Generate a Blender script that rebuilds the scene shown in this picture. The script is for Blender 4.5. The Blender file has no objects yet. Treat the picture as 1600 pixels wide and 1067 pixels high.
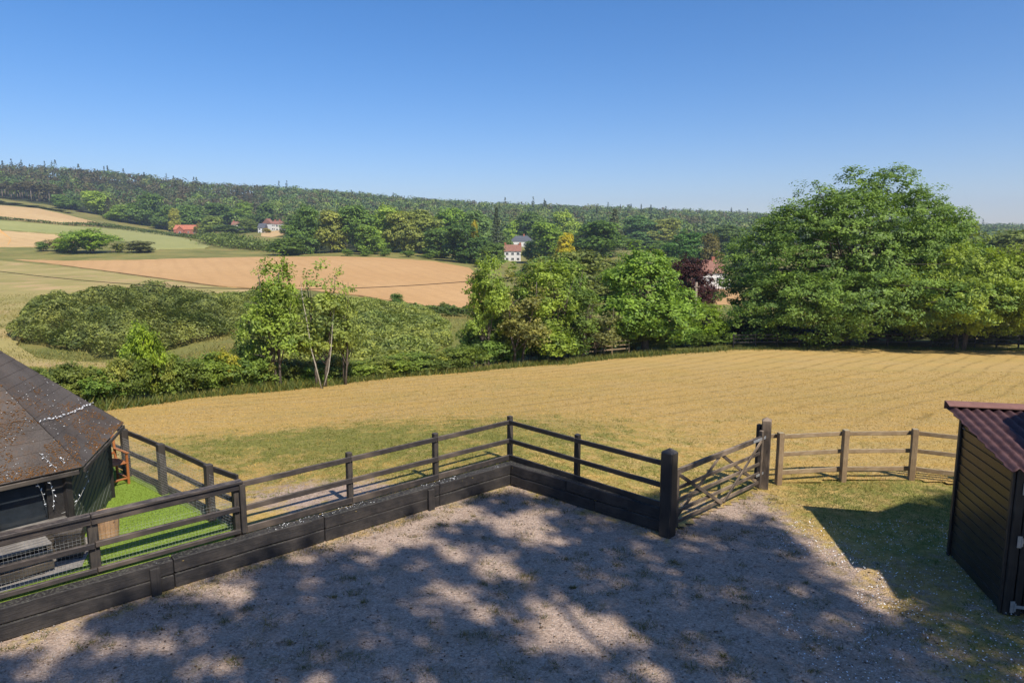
import bpy, bmesh, math, random
import numpy as np
from mathutils import Vector, Matrix
from mathutils.geometry import delaunay_2d_cdt

SC = bpy.context.scene
COL = SC.collection
rnd = random.Random(7)
# ------------------------------------------------------------------ camera, sky, sun, exposure
PITCH = math.radians(8.3); CAMZ = 5.2; FPX = 1066.7
cd = bpy.data.cameras.new('camera'); cam = bpy.data.objects.new('camera', cd); COL.objects.link(cam)
cd.sensor_width = 36; cd.lens = 24; cd.clip_start = 0.1; cd.clip_end = 20000
cam.location = (0, 0, CAMZ); cam.rotation_euler = (math.pi/2 - PITCH, 0, 0)
SC.camera = cam
SUN_EL = math.radians(47.5); SUN_AZ = math.radians(144.0)       # azimuth clockwise from +Y
SUNV = Vector((math.sin(SUN_AZ)*math.cos(SUN_EL), math.cos(SUN_AZ)*math.cos(SUN_EL), math.sin(SUN_EL)))
w = bpy.data.worlds.new('World'); SC.world = w; w.use_nodes = True
nt = w.node_tree; nt.nodes.clear()
sky = nt.nodes.new('ShaderNodeTexSky'); sky.sky_type = 'NISHITA'; sky.sun_disc = False
sky.sun_elevation = SUN_EL; sky.sun_rotation = SUN_AZ
sky.altitude = 50; sky.air_density = 1.0; sky.dust_density = 0.35; sky.ozone_density = 4.5
bg = nt.nodes.new('ShaderNodeBackground'); bg.inputs['Strength'].default_value = 0.108
wo = nt.nodes.new('ShaderNodeOutputWorld')
hs = nt.nodes.new('ShaderNodeHueSaturation'); hs.inputs['Saturation'].default_value = 1.30
tn = nt.nodes.new('ShaderNodeMix'); tn.data_type = 'RGBA'; tn.blend_type = 'MULTIPLY'; tn.inputs[0].default_value = 1.0; tn.inputs[7].default_value = (1.0, .885, .97, 1)
nt.links.new(sky.outputs[0], hs.inputs['Color']); nt.links.new(hs.outputs[0], tn.inputs[6]); nt.links.new(tn.outputs[2], bg.inputs[0]); nt.links.new(bg.outputs[0], wo.inputs[0])
sl = bpy.data.lights.new('sun', 'SUN'); sl.energy = 4.7; sl.angle = math.radians(0.5); sl.color = (1, .93, .82)
so = bpy.data.objects.new('sun', sl); COL.objects.link(so)
so.rotation_euler = SUNV.to_track_quat('Z', 'Y').to_euler(); so.location = (20, -30, 60)
SC.view_settings.view_transform = 'Standard'; SC.view_settings.look = 'None'
SC.view_settings.exposure = 0.5; SC.view_settings.gamma = 1.0; SC.view_settings.use_curve_mapping = False
SC.render.engine = 'CYCLES'
SC.cycles.max_bounces = 6; SC.cycles.diffuse_bounces = 3; SC.cycles.glossy_bounces = 2
SC.cycles.transmission_bounces = 4; SC.cycles.volume_bounces = 0; SC.cycles.use_denoising = True
SC.cycles.sample_clamp_indirect = 6

# ------------------------------------------------------------------ pixel <-> world
def ray(px, py):
    u = (px-800)/FPX; v = (533.5-py)/FPX
    return (u, math.cos(PITCH)+v*math.sin(PITCH), -math.sin(PITCH)+v*math.cos(PITCH))
def W(px, py, z=0.0):
    d = ray(px, py); t = (z-CAMZ)/d[2]; return Vector((d[0]*t, d[1]*t, z))
def atY(px, py, Y):
    d = ray(px, py); t = Y/d[1]; return Vector((d[0]*t, Y, CAMZ+d[2]*t))

# ------------------------------------------------------------------ noise
class VN:
    def __init__(s, seed): s.t = np.random.RandomState(seed).rand(256, 256)
    def __call__(s, x, y):
        x = np.asarray(x, float); y = np.asarray(y, float)
        xi = np.floor(x).astype(int); yi = np.floor(y).astype(int); fx = x-xi; fy = y-yi
        fx = fx*fx*(3-2*fx); fy = fy*fy*(3-2*fy); t = s.t
        a = t[xi % 256, yi % 256]; b = t[(xi+1) % 256, yi % 256]; c = t[xi % 256, (yi+1) % 256]; d = t[(xi+1) % 256, (yi+1) % 256]
        return (a*(1-fx)+b*fx)*(1-fy)+(c*(1-fx)+d*fx)*fy
    def fbm(s, x, y, o=4):
        r = 0; a = .5; n = 0
        x = np.asarray(x, float); y = np.asarray(y, float)
        for i in range(o): r = r+a*s(x*2**i+17*i, y*2**i+31*i); n += a; a *= .5
        return r/n
vn = VN(3)
def sstep(a, b, x):
    t = np.clip((np.asarray(x, float)-a)/(b-a), 0, 1); return t*t*(3-2*t)

# ------------------------------------------------------------------ objects
WM = {}
def link(name, data, parent=None, world=None):
    o = bpy.data.objects.new(name, data); COL.objects.link(o)
    world = world if world is not None else Matrix()
    if parent:
        o.parent = parent; o.matrix_local = WM[parent.name].inverted() @ world
    else: o.matrix_world = world
    WM[o.name] = world
    return o
def tag(o, label=None, cat=None, group=None, kind=None):
    if label: o['label'] = label
    if cat: o['category'] = cat
    if group: o['group'] = group
    if kind: o['kind'] = kind
    return o
def thing(name, loc, label, cat, group=None, rz=0.0):
    o = link(name, None, None, Matrix.Translation(Vector(loc)) @ Matrix.Rotation(rz, 4, 'Z'))
    o.empty_display_size = .2
    return tag(o, label, cat, group)
def np_mesh(name, v, f, mats, attrs=None, smooth=False, mi=None, cols=None):
    """f: (n,3) or (n,4) int array, or list of such arrays"""
    me = bpy.data.meshes.new(name)
    v = np.asarray(v, np.float32)
    fl = f if isinstance(f, list) else [f]
    fl = [np.asarray(q, np.int32) for q in fl if len(q)]
    li = np.concatenate([q.ravel() for q in fl]); tot = np.concatenate([np.full(len(q), q.shape[1], np.int32) for q in fl])
    st = np.concatenate([[0], np.cumsum(tot)[:-1]]).astype(np.int32)
    me.vertices.add(len(v)); me.vertices.foreach_set('co', v.ravel())
    me.loops.add(len(li)); me.loops.foreach_set('vertex_index', li)
    me.polygons.add(len(tot)); me.polygons.foreach_set('loop_start', st)
    if smooth: me.polygons.foreach_set('use_smooth', np.ones(len(tot), bool))
    for m in (mats if isinstance(mats, (list, tuple)) else [mats]): me.materials.append(m)
    if mi is not None: me.polygons.foreach_set('material_index', np.asarray(mi, np.int32))
    for k, a in (attrs or {}).items():
        at = me.attributes.new(k, 'FLOAT', 'POINT'); at.data.foreach_set('value', np.asarray(a, np.float32))
    if cols is not None:
        at = me.attributes.new('col', 'FLOAT_VECTOR', 'POINT'); at.data.foreach_set('vector', np.asarray(cols, np.float32).ravel())
    me.update(calc_edges=True); me.validate()
    return me
class MB:
    """collects simple shapes in one mesh"""
    def __init__(s): s.v = []; s.f = []
    def add(s, vs, fs):
        n = len(s.v); s.v += [tuple(q) for q in vs]; s.f += [tuple(i+n for i in q) for q in fs]
    def box(s, c, d, M=None):
        c = Vector(c); pts = [Vector((x*d[0]/2, y*d[1]/2, z*d[2]/2)) for x in (-1, 1) for y in (-1, 1) for z in (-1, 1)]
        if M: pts = [M @ p for p in pts]
        s.add([c+p for p in pts], [(0, 1, 3, 2), (4, 6, 7, 5), (0, 4, 5, 1), (2, 3, 7, 6), (0, 2, 6, 4), (1, 5, 7, 3)])
    def tube(s, pts, rad, n=6, cap=True):
        pts = [Vector(p) for p in pts]; rings = []
        for i, p in enumerate(pts):
            t = (pts[min(i+1, len(pts)-1)]-pts[max(i-1, 0)]).normalized()
            a = t.cross(Vector((.3, .9, .2))); a = a.normalized() if a.length > 1e-4 else Vector((1, 0, 0)); b = t.cross(a)
            r = rad[i] if isinstance(rad, (list, tuple)) else rad
            rings.append([p+(a*math.cos(k*2*math.pi/n)+b*math.sin(k*2*math.pi/n))*r for k in range(n)])
        vs = [q for R in rings for q in R]; fs = []
        for i in range(len(pts)-1):
            for k in range(n): fs.append((i*n+k, i*n+(k+1) % n, (i+1)*n+(k+1) % n, (i+1)*n+k))
        if cap: fs.append(tuple(range(n))[::-1]); fs.append(tuple((len(pts)-1)*n+k for k in range(n)))
        s.add(vs, fs)
    def prism(s, poly, z0, z1):
        n = len(poly); s.add([(p[0], p[1], z0) for p in poly]+[(p[0], p[1], z1) for p in poly],
            [tuple(range(n))[::-1], tuple(range(n, 2*n))]+[(i, (i+1) % n, n+(i+1) % n, n+i) for i in range(n)])
    def mesh(s, name, mats, smooth=False):
        me = bpy.data.meshes.new(name); me.from_pydata(s.v, [], s.f)
        for m in (mats if isinstance(mats, (list, tuple)) else [mats]): me.materials.append(m)
        if smooth: me.polygons.foreach_set('use_smooth', [True]*len(me.polygons))
        me.update(); return me
    def build(s, name, mat, parent=None, world=None, smooth=False):
        return link(name, s.mesh(name, mat, smooth), parent, world)

# a worn timber: chamfered section along local x, slightly wavy; returned mesh lies on x in [0,L]
def timber_mesh(name, L, wd, ht, mat, seed=0, cham=.008, jit=.0025, seg=None, top=None):
    r = random.Random(seed); c = min(cham, wd*.3, ht*.3); seg = seg or max(2, int(L/.35))
    hy, hz = wd/2, ht/2
    sec = [(-hy+c, -hz), (hy-c, -hz), (hy, -hz+c), (hy, hz-c), (hy-c, hz), (-hy+c, hz), (-hy, hz-c), (-hy, -hz+c)]
    vs = []; fs = []
    xs = [0, min(c, L*.1)]+[L*i/seg for i in range(1, seg)]+[L-min(c, L*.1), L]
    for i, x in enumerate(xs):
        k = 1-(c/max(wd, ht)*1.6 if i in (0, len(xs)-1) else 0)
        oy, oz = r.uniform(-jit, jit), r.uniform(-jit, jit)
        for (y, z) in sec: vs.append((x, y*k+oy+r.uniform(-jit, jit)*.4, z*k+oz+r.uniform(-jit, jit)*.4))
    n = 8
    for i in range(len(xs)-1):
        for q in range(n): fs.append((i*n+q, (i+1)*n+q, (i+1)*n+(q+1) % n, i*n+(q+1) % n))
    b = (len(xs)-1)*n
    if top == 'point':      # four-sided weathered point on the end
        vs.append((L+min(wd, ht)*.28, 0, 0)); t = len(vs)-1
        for q in range(n): fs.append((b+q, t, b+(q+1) % n))
    else: fs.append(tuple(range(b, b+n)))
    fs.append(tuple(range(n))[::-1])
    me = bpy.data.meshes.new(name); me.from_pydata(vs, [], [f[::-1] for f in fs]); me.materials.append(mat); me.update()
    bm = bmesh.new(); bm.from_mesh(me); bmesh.ops.recalc_face_normals(bm, faces=bm.faces); bm.to_mesh(me); bm.free()
    return me
_seed = [0]
def beam(name, p0, p1, wd, ht, mat, parent=None, up=(0, 0, 1), **k):
    """timber from p0 to p1; ht is measured along 'up', wd across"""
    p0 = Vector(p0); p1 = Vector(p1); x = (p1-p0); L = x.length; x.normalize()
    up = Vector(up)
    if abs(x.dot(up)) > .98: up = Vector((1, 0, 0)) if abs(x.x) < .9 else Vector((0, 1, 0))
    y = up.cross(x).normalized(); z = x.cross(y)
    M = Matrix(((x.x, y.x, z.x, p0.x), (x.y, y.y, z.y, p0.y), (x.z, y.z, z.z, p0.z), (0, 0, 0, 1)))
    _seed[0] += 1
    return link(name, timber_mesh(name, L, wd, ht, mat, _seed[0], **k), parent, M)
def post(name, x, y, z0, z1, s, ang, mat, parent=None, s2=None, lean=0.0, **k):
    d = Vector((math.cos(ang), math.sin(ang), 0))
    return beam(name, (x, y, z0), (x+lean*d.x, y+lean*d.y, z1), s2 or s, s, mat, parent, up=d, **k)

# ------------------------------------------------------------------ materials
class NT:
    def __init__(s, name):
        s.m = bpy.data.materials.new(name); s.m.use_nodes = True; s.t = s.m.node_tree; s.t.nodes.clear()
        s.out = s.t.nodes.new('ShaderNodeOutputMaterial')
    def n(s, ty, ins=None, **kw):
        nd = s.t.nodes.new('ShaderNode'+ty)
        for k, v in kw.items(): setattr(nd, k, v)
        for k, v in (ins or {}).items(): s.set(nd.inputs[k], v)
        return nd
    def set(s, inp, v):
        if isinstance(v, bpy.types.NodeSocket): s.t.links.new(v, inp)
        elif isinstance(v, bpy.types.Node): s.t.links.new(v.outputs[0], inp)
        else:
            if isinstance(v, tuple) and len(v) == 3 and inp.type == 'RGBA': v = v+(1,)
            inp.default_value = v
    def math(s, op, a, b=0.0, c=None, clamp=False):
        nd = s.n('Math', {0: a, 1: b}, operation=op, use_clamp=clamp)
        if c is not None: s.set(nd.inputs[2], c)
        return nd.outputs[0]
    def mix(s, f, a, b, mode='MIX'):
        nd = s.n('Mix', data_type='RGBA', blend_type=mode); s.set(nd.inputs[0], f); s.set(nd.inputs[6], a); s.set(nd.inputs[7], b); return nd.outputs[2]
    def noise(s, co, scale, detail=4, rough=.55, col=False, dist=0.0):
        nd = s.n('TexNoise', {'Scale': scale, 'Detail': detail, 'Roughness': rough, 'Distortion': dist})
        if co is not None: s.set(nd.inputs['Vector'], co)
        return nd.outputs[1 if col else 0]
    def voro(s, co, scale, feat='F1', out=0):
        nd = s.n('TexVoronoi', {'Scale': scale}, feature=feat); s.set(nd.inputs['Vector'], co); return nd.outputs[out]
    def rng(s, x, a, b, c=0.0, d=1.0):
        return s.n('MapRange', {0: x, 1: a, 2: b, 3: c, 4: d}).outputs[0]
    def attr(s, name): return s.n('Attribute', attribute_name=name)
    def pos(s): return s.n('NewGeometry').outputs['Position']
    def obj(s): return s.n('TexCoord').outputs['Object']
    def scale(s, co, v): return s.n('Mapping', {'Vector': co, 'Scale': v}).outputs[0]
    def bump(s, h, strength=.5, dist=.02): return s.n('Bump', {'Strength': strength, 'Distance': dist, 'Height': h}).outputs[0]
    def pbr(s, col, rough=.8, spec=.3, normal=None, metal=0.0):
        nd = s.n('BsdfPrincipled', {'Base Color': col, 'Roughness': rough, 'Specular IOR Level': spec, 'Metallic': metal})
        if normal is not None: s.set(nd.inputs['Normal'], normal)
        return nd
    def done(s, sh): s.t.links.new(sh.outputs[0], s.out.inputs[0]); return s.m

def wood_mat(name, base, worn, wear=.35, rough=.7, spec=.3, grain=1.0):
    t = NT(name); co = t.obj()
    g = t.noise(t.scale(co, (1.2, 22, 22)), 3, 5, .65)
    b = t.noise(co, 2.3, 4, .6)
    rn = t.n('ObjectInfo').outputs['Random']
    k = t.math('MULTIPLY', t.rng(b, .42, .72), t.rng(g, .35, .65))
    k = t.math('ADD', t.math('MULTIPLY', k, wear*1.6), t.math('MULTIPLY', t.math('SUBTRACT', rn, .5), wear*.3), clamp=True)
    c = t.mix(k, base, worn)
    c = t.mix(t.rng(g, .3, .5, .5, 0.0), c, tuple(x*.5 for x in base))
    kn = t.voro(t.scale(co, (1.6, 7, 7)), 1.0); c = t.mix(t.math('MULTIPLY', t.rng(t.noise(co, .9, 3, .6), .48, .66), .7), c, worn); c = t.mix(t.rng(kn, .10, .16, .75, 0.0), c, tuple(x*.35 for x in base))
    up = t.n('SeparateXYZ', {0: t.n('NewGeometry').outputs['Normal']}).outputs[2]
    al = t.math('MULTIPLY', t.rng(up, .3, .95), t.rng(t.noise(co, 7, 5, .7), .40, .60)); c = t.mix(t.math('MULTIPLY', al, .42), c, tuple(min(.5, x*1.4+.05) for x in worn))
    sp = t.rng(t.noise(t.scale(co, (3, 60, 60)), 2.0, 3, .7), .64, .70); c = t.mix(t.math('MULTIPLY', sp, .6), c, tuple(x*.2 for x in base))
    return t.done(t.pbr(c, t.rng(g, .3, .7, rough-.12, rough+.1), spec, t.bump(g, .55*grain, .006)))
M_black = wood_mat('black_stained_timber', (.015, .0135, .013), (.06, .05, .04), .4, .55, .4)
M_grey = wood_mat('weathered_dark_timber', (.028, .024, .021), (.10, .08, .06), .5, .75)
M_rail = wood_mat('sunworn_black_timber', (.026, .022, .021), (.13, .098, .072), .5, .65, .35)
M_brown = wood_mat('weathered_brown_timber', (.20, .135, .075), (.40, .30, .18), .7, .8)
M_gatew = wood_mat('weathered_gate_timber', (.045, .035, .028), (.27, .20, .135), .6, .7)
M_chair = wood_mat('oiled_teak', (.30, .10, .03), (.42, .17, .06), .6, .45, .4)
M_tub = wood_mat('tan_oak', (.33, .19, .10), (.46, .30, .18), .6, .7)
M_paleg = wood_mat('pale_grey_timber', (.10, .09, .08), (.21, .19, .165), .7, .8)
M_board = wood_mat('black_gloss_weatherboard', (.017, .014, .012), (.042, .033, .025), .3, .36, .5, .15)
M_pole = wood_mat('pole_timber', (.20, .15, .11), (.33, .27, .21), .7, .8)
M_green = wood_mat('dark_painted_cladding', (.045, .052, .040), (.10, .11, .075), .4, .6)

def sleeper_mat():
    t = NT('tarred_sleeper'); co = t.obj()
    g = t.noise(t.scale(co, (1.0, 16, 16)), 3, 6, .7); b = t.noise(co, 3.0, 5, .65)
    c = t.mix(t.rng(b, .4, .7), (.017, .015, .0145), (.05, .042, .036))
    c = t.mix(t.rng(g, .34, .48, .7, 0.0), c, (.008, .008, .008))
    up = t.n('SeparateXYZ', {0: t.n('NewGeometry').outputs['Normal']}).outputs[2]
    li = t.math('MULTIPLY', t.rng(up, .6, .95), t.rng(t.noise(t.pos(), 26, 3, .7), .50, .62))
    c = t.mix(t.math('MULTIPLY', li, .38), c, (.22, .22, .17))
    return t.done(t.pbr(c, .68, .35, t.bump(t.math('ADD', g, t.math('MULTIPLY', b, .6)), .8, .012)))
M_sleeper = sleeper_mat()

def flat_mat(name, col, rough=.7, spec=.3, metal=0.0, var=.25, scale=8.0):
    t = NT(name); n = t.noise(t.obj(), scale, 4, .6)
    c = t.mix(t.rng(n, .3, .7), tuple(x*(1-var) for x in col), tuple(min(1, x*(1+var)) for x in col))
    return t.done(t.pbr(c, rough, spec, t.bump(n, .2, .01), metal))
M_steel = flat_mat('galvanised_steel', (.42, .44, .46), .45, .5, .7)
M_wire = flat_mat('galvanised_wire', (.48, .48, .46), .5, .5, .3)
M_white = flat_mat('white_render', (.62, .60, .56), .8, .2, 0, .06)
M_brick = flat_mat('red_brick', (.33, .12, .075), .85, .2, 0, .25, 3.0)
M_tile = flat_mat('clay_tile', (.24, .12, .085), .85, .2, 0, .3, 2.0)
M_tilered = flat_mat('orange_clay_tile', (.42, .15, .085), .85, .2, 0, .3, 2.0)
M_slate = flat_mat('slate', (.085, .09, .10), .6, .4, 0, .2, 2.0)
M_pane = flat_mat('window_glass', (.02, .025, .03), .08, .6, 0, .2)
M_wframe = flat_mat('white_window_paint', (.75, .75, .72), .5, .3, 0, .05)
M_dark = flat_mat('dark_interior', (.012, .011, .010), .8, .2)
M_bulb = flat_mat('clear_plastic_bulb', (.80, .82, .84), .3, .5, 0, .05)
M_cable = flat_mat('clear_cable', (.25, .25, .24), .5, .4)
M_petal = flat_mat('white_petal', (.80, .80, .78), .7, .2, 0, .05)
M_soil = flat_mat('compost', (.05, .035, .025), .95, .1, 0, .4, 40)
M_rough_stone = flat_mat('grey_paving', (.22, .20, .18), .9, .2, 0, .25, 14)
M_asphalt = flat_mat('worn_asphalt', (.09, .09, .095), .9, .2, 0, .2, 3)
M_blue = flat_mat('dark_blue_plastic', (.02, .025, .09), .5, .4)

def bark_mat(name, a, b):
    t = NT(name); co = t.obj(); n = t.noise(t.scale(co, (5, 5, 1.3)), 4, 5, .7)
    return t.done(t.pbr(t.mix(t.rng(n, .35, .65), a, b), .9, .2, t.bump(n, .8, .03)))
M_bark = bark_mat('grey_bark', (.06, .048, .036), (.16, .13, .10))
M_birch = bark_mat('pale_birch_bark', (.20, .17, .125), (.42, .38, .30))

def leaf_mat(name, trans=.35, mode='obj', lo=1.05, hi=2.75):
    t = NT(name)
    base = t.n('ObjectInfo').outputs['Color'] if mode == 'obj' else t.attr('col').outputs['Vector']
    ti = t.attr('tint').outputs['Fac']
    c = t.mix(t.rng(ti, 0, 1, 0, 1), t.mix(1.0, base, (.95*lo, lo, lo), 'MULTIPLY'), t.mix(1.0, base, (hi*1.08, hi*.96, hi*.66), 'MULTIPLY'))
    p = t.pbr(c, .55, .32)
    tr = t.n('BsdfTranslucent', {'Color': t.mix(1.0, c, (1.35, 1.35, .6), 'MULTIPLY')})
    mx = t.n('MixShader', {0: trans, 1: p.outputs[0], 2: tr.outputs[0]})
    return t.done(mx)
M_leaf = leaf_mat('leaves')
M_leafc = leaf_mat('woodland_leaves', .25, 'col')
M_wood = leaf_mat('far_woodland_leaves', .2, 'col', 1.0, 1.75)
M_needle = leaf_mat('needles', .12)
M_blade = leaf_mat('grass_blades', .3, 'col', .72, 1.3)

def near_ground_mat():
    t = NT('gravel_and_grass'); P = t.pos()
    gv = t.attr('gravel').outputs['Fac']; gr = t.attr('green').outputs['Fac']
    fine = t.noise(P, 9, 6, .72); mid = t.noise(P, 1.6, 5, .6); broad = t.noise(P, .28, 4, .55)
    # gravel: stones
    v1 = t.n('TexVoronoi', {'Scale': 42.0, 'Vector': P}); v2 = t.n('TexVoronoi', {'Scale': 95.0, 'Vector': P})
    sc = t.n('SeparateColor', {0: v1.outputs['Color']}).outputs[0]; sc2 = t.n('SeparateColor', {0: v2.outputs['Color']}).outputs[1]
    g = t.mix(sc, (.28, .20, .145), (.58, .44, .34))
    g = t.mix(t.math('MULTIPLY', sc2, .6), g, (.36, .265, .195))
    g = t.mix(t.rng(t.noise(P, 5.5, 6, .78), .54, .66, 0, .85), g, (.12, .085, .060))
    g = t.mix(t.rng(t.noise(P, 21, 5, .75), .56, .66, 0, .8), g, (.09, .07, .055))
    g = t.mix(t.rng(t.noise(P, 17, 5, .75), .60, .68, 0, .7), g, (.62, .52, .44))
    g = t.mix(t.rng(mid, .54, .72, 0, .65), g, (.27, .19, .125))
    g = t.mix(t.math('MULTIPLY', t.rng(t.noise(P, 2.2, 6, .7), .58, .68), .55), g, (.13, .12, .045))
    # dry grass
    str_ = t.noise(t.n('Mapping', {'Vector': P, 'Rotation': (0, 0, math.radians(-44)), 'Scale': (.35, 2.6, 1)}).outputs[0], 1.0, 4, .6)
    hay = t.mix(t.rng(fine, .32, .68), (.27, .18, .062), (.60, .43, .185))
    hay = t.mix(t.rng(str_, .38, .66, 0, .8), hay, (.52, .325, .09))
    hay = t.mix(t.rng(broad, .45, .7, 0, .45), hay, (.36, .27, .075))
    # mowing lines
    px = t.n('Mapping', {'Vector': P, 'Rotation': (0, 0, math.radians(-47))}).outputs[0]
    yy = t.n('SeparateXYZ', {0: px}).outputs[1]
    yy = t.math('ADD', yy, t.math('MULTIPLY', t.noise(P, .07, 2, .5), 2.2))
    yy = t.math('ADD', yy, t.math('MULTIPLY', t.noise(P, 2.2, 4, .65), .22))
    sn = t.math('SINE', t.math('MULTIPLY', yy, 2*math.pi/1.35))
    ln = t.math('MULTIPLY', t.rng(sn, .74, 1.0), t.rng(t.noise(P, .8, 6, .72), .42, .60))
    ln = t.math('MULTIPLY', ln, t.attr('mow').outputs['Fac'])
    hay = t.mix(t.math('MULTIPLY', t.math('MULTIPLY', t.rng(sn, -.6, .6), t.attr('mow').outputs['Fac']), .10), hay, (.34, .225, .07))
    hay = t.mix(t.math('MULTIPLY', ln, .62), hay, (.19, .13, .04))
    grn = t.mix(t.rng(fine, .3, .7), (.13, .135, .03), (.32, .29, .075))
    gm = t.rng(t.math('ADD', gr, t.math('MULTIPLY', t.math('SUBTRACT', t.noise(P, 2.6, 6, .7), .5), 2.2)), .30, .80)
    grass = t.mix(gm, hay, grn)
    k = t.rng(t.math('ADD', gv, t.math('MULTIPLY', t.math('SUBTRACT', t.noise(P, 3.2, 6, .75), .5), 2.0)), .30, .66)
    c = t.mix(k, grass, g)
    h = t.math('ADD', t.math('MULTIPLY', t.math('SUBTRACT', 1.0, v1.outputs['Distance']), .5), t.math('ADD', t.math('MULTIPLY', fine, 1.0), t.math('MULTIPLY', mid, .7)))
    return t.done(t.pbr(c, .95, .15, t.bump(h, .9, .03)))
M_near = near_ground_mat()

def field_mat(name, a, b, sc=.05, fine=1.2, stripe=None, c3=None, wood=None):
    t = NT(name); P = t.pos(); n = t.noise(P, sc, 5, .6); f = t.noise(P, fine, 4, .7)
    c = t.mix(t.rng(n, .35, .65), a, b)
    c = t.mix(t.rng(f, .3, .7, 0, .35), c, tuple(x*.6 for x in a))
    if c3: c = t.mix(t.rng(t.noise(P, sc*2.3, 5, .65), .52, .68, 0, .85), c, c3)
    if stripe:
        ang, w_, amt = stripe
        q = t.n('Mapping', {'Vector': P, 'Rotation': (0, 0, ang)}).outputs[0]
        y = t.math('ADD', t.n('SeparateXYZ', {0: q}).outputs[1], t.math('MULTIPLY', t.noise(P, .02, 2, .5), 6.0))
        s_ = t.math('SINE', t.math('MULTIPLY', y, 2*math.pi/w_))
        c = t.mix(t.rng(s_, .2, 1.0, 0, amt), c, tuple(x*.72 for x in a))
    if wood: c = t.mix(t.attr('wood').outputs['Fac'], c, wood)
    return t.done(t.pbr(c, .95, .1, t.bump(f, .5, .15)))
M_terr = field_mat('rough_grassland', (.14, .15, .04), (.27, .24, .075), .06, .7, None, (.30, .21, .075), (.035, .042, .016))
M_plough = field_mat('ploughed_earth', (.47, .275, .115), (.55, .34, .155), .012, .5, (math.radians(62), 5.0, .16))
M_tan = field_mat('tan_stubble', (.50, .33, .15), (.58, .41, .20), .015, .3, (math.radians(20), 9, .2))
M_crop = field_mat('pale_green_crop', (.27, .28, .095), (.37, .35, .13), .012, .3, (math.radians(10), 8, .15))
M_dryg = field_mat('dry_pasture', (.29, .25, .085), (.42, .33, .13), .05, .9, None, (.47, .31, .16))
M_orange = field_mat('bare_sandy_soil', (.62, .33, .10), (.66, .38, .13), .03, .3)
M_strip = field_mat('lush_grass_strip', (.085, .125, .025), (.14, .175, .038), .05, .4)
M_bank = field_mat('mown_bank', (.16, .17, .045), (.23, .22, .06), .08, .6)
M_astro = None
def astro():
    t = NT('artificial_turf'); P = t.pos(); f = t.noise(P, 28, 4, .7); m = t.noise(P, 1.7, 3, .5)
    c = t.mix(t.rng(f, .3, .7), (.13, .20, .022), (.25, .35, .05)); c = t.mix(t.rng(m, .4, .65, 0, .35), c, (.21, .30, .05))
    return t.done(t.pbr(c, .8, .2, t.bump(f, .8, .02)))
M_astro = astro()

# ------------------------------------------------------------------ terrain
CP = []
def cpw(*a):
    for x, y, z in a: CP.append((x, y, z))
def cpp(*a):
    for px, py, Y in a:
        q = atY(px, py, Y); CP.append((q.x, q.y, q.z))
cpw((-8, 3, 0), (0, 3, 0), (8, 3, 0), (-14, 9, .4), (-6, 11.5, .40), (-4.8, 12.2, .36), (-3.3, 13, .36), (-1.5, 14.4, .35), (0, 15.6, .34), (1.6, 14.2, .25), (2.6, 13.2, .10), (3.4, 13.6, .03),
    (4.4, 14.0, .0), (5.4, 14.3, 0), (7.2, 14.8, .02), (9, 14.8, .02), (13, 14, .05), (2.5, 16, .15), (7, 17.5, -.08), (12, 18, .0))
for x in (-30, 0, 30): cpw((x, -30, 0), (x*2, -200, 0), (x*10, -3000, 10))
cpw((20, 5, 0), (-22, 5, .4), (40, 10, .5), (-40, 8, -.5))
cpp((170, 640, 25), (300, 622, 29), (430, 610, 33), (620, 590, 40), (800, 575, 46), (950, 561, 52), (1140, 547, 57), (1350, 544, 60), (1600, 547, 60), (1800, 552, 56),
    (50, 580, 38), (-100, 590, 36), (200, 562, 66), (30, 505, 80), (-150, 500, 90), (380, 545, 66), (200, 470, 104), (550, 545, 66), (550, 480, 105), (690, 540, 66), (700, 505, 85),
    (720, 487, 120), (600, 470, 128), (400, 452, 140), (0, 440, 150), (-200, 440, 160), (400, 402, 260), (640, 405, 258), (740, 425, 215), (20, 405, 250), (200, 420, 205),
    (850, 520, 75), (850, 480, 120), (940, 455, 165), (1000, 515, 75), (1120, 455, 150), (1120, 480, 105), (1150, 522, 70), (1350, 520, 72), (1600, 520, 74), (1800, 520, 80),
    (100, 393, 278), (0, 385, 292), (330, 389, 312), (470, 395, 300), (0, 322, 480), (140, 351, 440), (320, 374, 405), (-200, 320, 500), (300, 366, 520), (420, 362, 480), (380, 362, 520),
    (0, 304, 640), (200, 330, 620), (400, 338, 650), (0, 275, 900), (-250, 275, 900), (200, 285, 920), (300, 298, 940), (450, 307, 950), (600, 320, 980), (800, 332, 1000), (1000, 339, 1050), (1180, 347, 1100),
    (1350, 360, 1300), (1500, 368, 1500), (1600, 371, 1800), (1900, 372, 1800),
    (560, 394, 300), (750, 398, 330), (803, 407, 318), (815, 383, 410), (950, 395, 300), (1000, 380, 450), (1110, 450, 195), (1150, 400, 350), (1400, 400, 350), (1600, 395, 400), (640, 355, 600), (900, 360, 600), (1100, 365, 600), (1400, 375, 700))
for a in (-80, -50, -25, 0, 25, 50, 80):
    s, c = math.sin(math.radians(a)), math.cos(math.radians(a))
    cpw((s*2300, c*2300, 14), (s*4500, c*4500, 8), (s*9000, c*9000, 5))
CPA = np.array(CP)
def warp(x, y):
    x = np.asarray(x, float); y = np.asarray(y, float)
    return np.stack([np.arctan2(x, y)*1.6, np.log(np.hypot(x, y)+4.0)], -1)
_wp = warp(CPA[:, 0], CPA[:, 1])
def _phi(a, b): return np.sqrt(((a[:, None, :]-b[None])**2).sum(-1)+.02)
_n = len(CPA); A_ = np.zeros((_n+1, _n+1)); A_[:_n, :_n] = _phi(_wp, _wp)+np.eye(_n)*1e-4; A_[_n, :_n] = 1; A_[:_n, _n] = 1
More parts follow.
